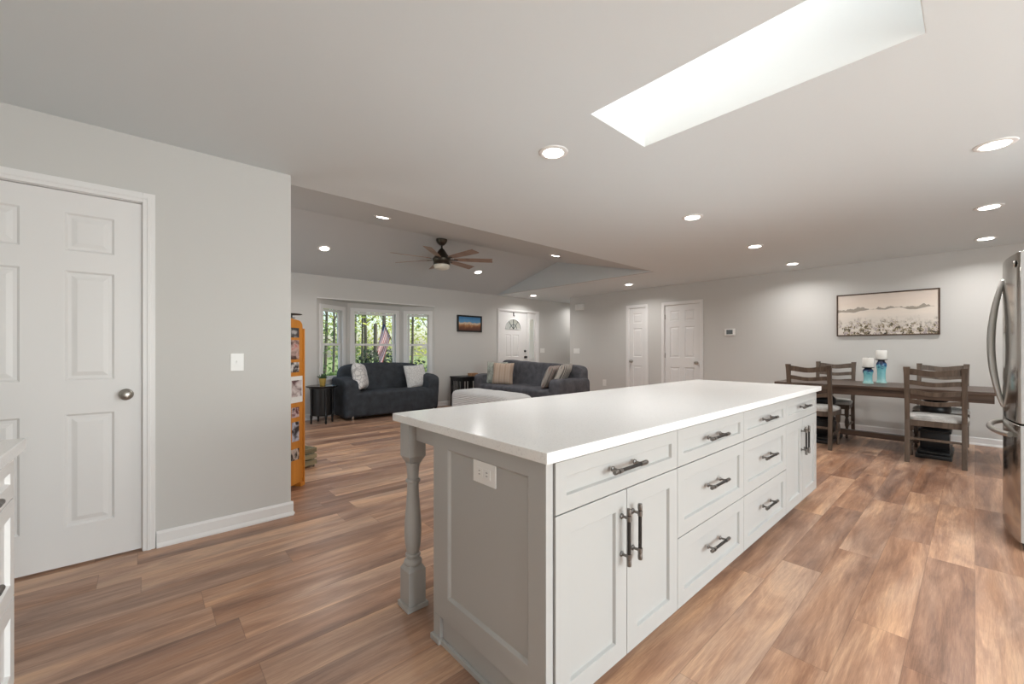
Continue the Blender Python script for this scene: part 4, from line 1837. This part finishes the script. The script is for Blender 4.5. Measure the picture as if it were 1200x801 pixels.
o = thing('potted_plant', 'small green plant in a mustard pot on the round black side table', 'plant', (2.15, 7.04, .602))
mb = MB()
mb.lathe([(.038, 0), (.042, .006), (.052, .10), (.055, .112), (.048, .112), (.046, .095), (0, .095)], 24)
mb.build('pot', M['pot'], o, smooth=40)
mb = MB()
rnd = random.Random(3)
for k in range(34):
    a = rnd.uniform(0, 2 * PI)
    t = rnd.uniform(.15, 1.0)
    L = rnd.uniform(.05, .10)
    d = Vector((math.cos(a) * t, math.sin(a) * t, 1.15 - t * .8)).normalized()
    s = d.cross(Vector((0, 0, 1)))
    s = s.normalized() if s.length > 1e-4 else Vector((1, 0, 0))
    p = Vector((0, 0, .098)) + Vector((math.cos(a), math.sin(a), 0)) * .02
    u = d.cross(s)
    pts0 = [p, p + d * L * .5 + s * .013, p + d * L + u * -.012, p + d * L * .5 - s * .013]
    mb.loft([[q for q in pts0], [q + u * .003 for q in pts0]])
mb.build('foliage', M['leaf_dark'], o)

# ---- orange photo cabinet (angled), its right front corner at (1.035, 3.926)
ang = math.atan2(.089, .114)
px0, py0 = 1.031, 3.918
o = thing('photo_cabinet', 'tall honey orange wooden photo cabinet behind the pantry wall edge', 'cabinet', (px0, py0, 0), ang)
# local: x negative = toward hidden left, front faces -Y local
Wc, Dc, Hc = .34, .10, 1.455
mb = MB()
n = 10
top = [(-Wc, .035), (0, .035), (0, Hc - .07)] + [(-.06 + .06 * math.cos(PI / 2 * i / n), Hc - .07 + .055 * math.sin(PI / 2 * i / n)) for i in range(1, n + 1)] + [(-.17, Hc), (-Wc + .06, Hc - .015)] + [(-Wc + .06 - .06 * math.sin(PI / 2 * i / n), Hc - .07 + .055 * math.cos(PI / 2 * i / n)) for i in range(1, n + 1)]
mb.prism(top, 0, Dc)
mb.build('body', M['orange_wood'], o, bevel=.003)
for x in (-.02, -Wc + .02):
    mb = MB()
    mb.box(x - .02, x + .02, -.012, Dc + .02, 0, .0345)
    mb.build('foot', M['orange_wood'], o)
mb = MB()
mb.box(-.001, .014, -.012, Dc, .0, Hc - .085, .003)
mb.build('side_stile', M['orange_wood'], o)


def photo_mat(name, seed, cols, sc=9):
    m = mat(name, cols[0], .3)
    n = NT(m)
    x, y, z = n.sep(n.coord())
    f = n.noise(n.comb(n.math('ADD', x, seed * 3.1), 0.0, n.math('ADD', z, seed * 1.7)), sc, 3, .55, .6)[0]
    st = [(.30 + .4 * i / max(1, len(cols) - 1), c) for i, c in enumerate(cols)]
    n.color(n.ramp(f, st))
    return m


photos = [(1.330, .082, .10, [(44, 42, 44), (80, 76, 76), (196, 192, 190), (60, 56, 56)]),
          (1.185, .165, .105, [(40, 34, 36), (88, 60, 56), (200, 170, 160), (186, 44, 60)]),
          (1.035, .085, .10, [(28, 24, 26), (46, 34, 32), (226, 220, 216), (60, 40, 36)]),
          (.845, .225, .15, [(226, 222, 222), (196, 180, 176), (92, 62, 60), (232, 228, 228)]),
          (.650, .085, .09, [(40, 28, 30), (110, 60, 66), (214, 190, 190), (56, 30, 34)]),
          (.485, .165, .085, [(26, 24, 28), (40, 36, 44), (206, 206, 220), (120, 124, 150)]),
          (.290, .095, .10, [(24, 20, 22), (36, 26, 26), (206, 190, 180), (40, 30, 30)])]
for i, (zc, hh, ww, cols) in enumerate(photos):
    mb = MB()
    xc_ = -.030 - ww / 2 + (.02 if ww > .12 else -.02)
    mb.box(xc_ - ww / 2, xc_ + ww / 2, -.006 if ww > .12 else -.003, .001, zc - hh / 2, zc + hh / 2)
    ph = mb.build('photo', photo_mat('family_photo', i + 1.3, cols, 11) if ww < .12 else M['white_plastic'], o)
    if ww > .12:
        mb = MB()
        mb.box(xc_ - .062, xc_ + .062, -.0068, -.0055, zc - .062, zc + .078)
        mb.build('photo_print', photo_mat('family_print', 2.2, [(232, 228, 228), (206, 190, 186), (92, 58, 58), (70, 50, 54)], 9), ph)
o = thing('metal_stand', 'dark flat dish stand on top of the orange photo cabinet', 'stand', (px0 - .10, py0 - .04, Hc))
mb = MB()
mb.lathe([(.03, 0), (.03, .004), (.008, .008), (.008, .022), (.075, .028), (.085, .034), (.08, .036)], 28)
mb.build('dish', M['gun'], o, smooth=40)

# slatted crate behind the cabinet
o = thing('slatted_crate', 'small weathered wooden slatted crate on the floor behind the photo cabinet', 'crate', (1.15, 4.52, 0), R(20))
M['pale_wood'] = wood('weathered_pale_wood', (120, 112, 88), (170, 160, 128), 'X', 14, .7)
for z in (.03, .09, .15):
    mb = MB()
    for a in ((-.12, .12, -.12, -.105), (-.12, .12, .105, .12), (-.12, -.105, -.105, .105), (.105, .12, -.105, .105)):
        mb.box(*a, z, z + .042)
    mb.build('slat_course', M['pale_wood'], o, bevel=.002)
mb = MB()
for sx in (-.1, .1):
    for sy in (-.1, .1):
        mb.box(sx - .0048, sx + .0048, sy - .0048, sy + .0048, 0, .20)
mb.box(-.105, .105, -.105, .105, .018, .03)
mb.build('crate_frame', M['pale_wood'], o)

# ================================================================== OUTSIDE THE BAY WINDOW
mb = MB()
mb.box(-40, 60, 8.0, 90, -.75, -.6)
M['lawn'] = mat('lawn', (104, 124, 66), .9)
n = NT(M['lawn'])
n.color(n.ramp(n.noise(n.coord(), 1.5, 5)[0], [(.3, (92, 116, 58)), (.7, (150, 158, 92))]))
struct('ground_lawn', mb, M['lawn'], label='sunlit lawn outside the bay window')['category'] = 'ground'


def leaf_mat(name, a, b):
    m = mat(name, a, .6)
    n = NT(m)
    f = n.noise(n.coord(), 3.0, 3)[0]
    n.color(n.ramp(f, [(.3, a), (.7, b)]))
    tr = n.n('ShaderNodeBsdfTranslucent')
    n.l(n.ramp(f, [(.3, a), (.7, b)]), tr.inputs[0])
    mx = n.n('ShaderNodeMixShader')
    mx.inputs[0].default_value = .45
    out = m.node_tree.nodes['Material Output']
    n.l(n.b.outputs[0], mx.inputs[1])
    n.l(tr.outputs[0], mx.inputs[2])
    n.l(mx.outputs[0], out.inputs[0])
    return m


M['leaf'] = [leaf_mat('spring_leaf', (140, 158, 60), (214, 214, 112)), leaf_mat('mid_green_leaf', (66, 100, 46), (124, 150, 72)), leaf_mat('hedge_leaf', (34, 54, 34), (62, 86, 50))]


def leaves(rnd, n, c, r, size):
    n = int(n * 1.25)
    mb = MB()
    for _ in range(n):
        while True:
            p = Vector((rnd.uniform(-1, 1), rnd.uniform(-1, 1), rnd.uniform(-1, 1)))
            if p.length < 1:
                break
        p = Vector((c[0] + p.x * r[0], c[1] + p.y * r[1], c[2] + p.z * r[2]))
        a = Vector((rnd.uniform(-1, 1), rnd.uniform(-1, 1), rnd.uniform(-1, 1))).normalized()
        b = a.orthogonal().normalized()
        s = size * rnd.uniform(.6, 1.3)
        mb.quad(p - a * s, p + b * s * .45, p + a * s, p - b * s * .45)
    return mb


def outside(px, Y):
    """point at depth Y whose image column is px (for placing trees along the sight lines)"""
    f, yaw = 482.83, R(48.3324)
    t = (px - 600) / f
    s_, c_ = math.sin(yaw), math.cos(yaw)
    return Y * (c_ + t * s_) / (s_ - t * c_)


rnd = random.Random(11)


def tree(px, Y, r0, hgt, leanx, label, lm, nl, fork=False, crown=None, branch=True):
    x = outside(px, Y)
    o = thing('tree', label, 'tree', (x, Y, -.6))
    mb = MB()
    pts = [(leanx * t + .06 * math.sin(t * 5), .04 * math.sin(t * 4), hgt * t) for t in [i / 8 for i in range(9)]]
    r0 = r0 * .33
    mb.tube(pts, [r0 * (1.2 - .65 * i / 8) for i in range(9)], 10)
    if fork:
        p = pts[4]
        mb.tube([p, (p[0] + .5, p[1], p[2] + 1.2), (p[0] + .9, p[1], p[2] + 2.6)], [r0 * .7, r0 * .5, r0 * .3], 8)
    if branch:
        for k in range(4):
            p = pts[3 + k]
            a = rnd.uniform(0, 6.28)
            mb.tube([p, (p[0] + .6 * math.cos(a), p[1] + .6 * math.sin(a), p[2] + .5), (p[0] + 1.2 * math.cos(a), p[1] + 1.2 * math.sin(a), p[2] + .8)], [r0 * .3, r0 * .2, r0 * .08], 6)
    mb.build('trunk', M['bark'], o, smooth=60)
    cr = crown or (leanx * .8, 0, hgt * .72, 1.5, 1.5, hgt * .36)
    leaves(rnd, nl, cr[:3], cr[3:], .085 + .004 * max(0, Y - 12)).build('foliage', M['leaf'][lm], o)
    return o


tree(387.5, 12.5, .10, 5.2, .15, 'bare forked tree seen through the left bay window', 0, 200, True)
tree(422.5, 15.0, .12, 7, .1, 'slim tree trunk at the left in the centre bay window', 0, 350)
tree(428, 13.5, .15, 7, -.1, 'forked tree trunk beside the slim trunk in the centre bay window', 1, 300, True)
o = thing('tree_stump', 'tall cut tree stub in the middle of the centre bay window', 'tree', (outside(440, 12.5), 12.5, -.6))
mb = MB()
mb.lathe([(.075, 0), (.06, .3), (.055, 2.56), (.0, 2.60)], 14)
mb.build('trunk', M['bark'], o, smooth=50)
tree(450, 16, .22, 8, -.1, 'thick tree trunk behind the flag in the centre bay window', 0, 700)
tree(482, 17, .16, 8, .1, 'leafy yellow green tree at the left in the right bay window', 0, 700)
tree(498, 11.5, .13, 6, .55, 'leaning ivy covered tree seen through the right bay window', 1, 420)
tree(462, 24, .2, 9, .2, 'bright spring tree far behind the flag', 0, 900, False, (0, 0, 4.2, 3.2, 2.0, 3.4))
tree(415, 30, .2, 10, .2, 'pale green tree far away at the left in the centre bay window', 0, 900, False, (0, 0, 4.0, 3.4, 2.0, 3.0))
tree(380, 22, .2, 9, .2, 'distant green tree low in the left bay window', 1, 700, False, (0, 0, 1.6, 2.6, 2.0, 1.9))
tree(505, 26, .2, 9, .2, 'distant bright green tree at the right edge of the right bay window', 0, 900, False, (0, 0, 2.8, 3.6, 2.0, 3.0))
for (px, Y, w, h_, lb) in ((445, 9.6, .80, 1.78, 'dark green hedge below the flag outside the centre bay window'),
                           (487, 10.0, .62, 1.45, 'dark low hedge outside the right bay window'),
                           (386, 9.8, .30, 1.2, 'leafy shrub outside the left bay window')):
    o = thing('hedge' if px != 386 else 'shrub', lb, 'hedge' if px != 386 else 'shrub', (outside(px, Y), Y, -.6))
    mb = MB()
    for k in range(5):
        x = (k - 2) * w * .35
        mb.tube([(x, 0, 0), (x + .04, .02, h_ * .8)], [.02, .008], 6)
    mb.build('stems', M['bark'], o)
    leaves(rnd, 2200 if px == 445 else 900, (0, 0, h_ * .55), (w, .35, h_ * .5), .055).build('foliage', M['leaf'][2 if px != 386 else 1], o)

# flag on a slanted pole
fxp = outside(447, 9.2)
o = thing('flag', 'striped red and white flag on a slanted pole outside the centre bay window', 'flag', (fxp, 9.2, 0))
mb = MB()
mb.tube([(.24, -.06, 1.36), (-.02, .04, 2.0)], .011, 8)
mb.build('pole', M['bronze'], o, smooth=50)
mb = MB()
nu, nv = 13, 20
g = {}
for i in range(nu + 1):
    for j in range(nv + 1):
        u, v = i / nu, j / nv
        top_ = Vector((.05, .014, 1.82)).lerp(Vector((.20, -.045, 1.45)), u)
        drop = Vector((-.22 + .10 * (1 - u), .05, -.62 - .1 * u)) * v
        wob = .022 * math.sin(u * 9 + v * 4) * v
        g[i, j] = mb.bm.verts.new(top_ + drop + Vector((wob, wob * 2.2, 0)))
for i in range(nu):
    for j in range(nv):
        f = mb.bm.faces.new((g[i, j], g[i + 1, j], g[i + 1, j + 1], g[i, j + 1]))
        f.material_index = 2 if (i < 3 and j < 5) else (i % 2)
mb.build('cloth', None, o, smooth=180, mats=[mat('flag_red', (176, 70, 70), .8), mat('flag_white', (226, 220, 216), .8), mat('flag_blue', (52, 60, 104), .8)])
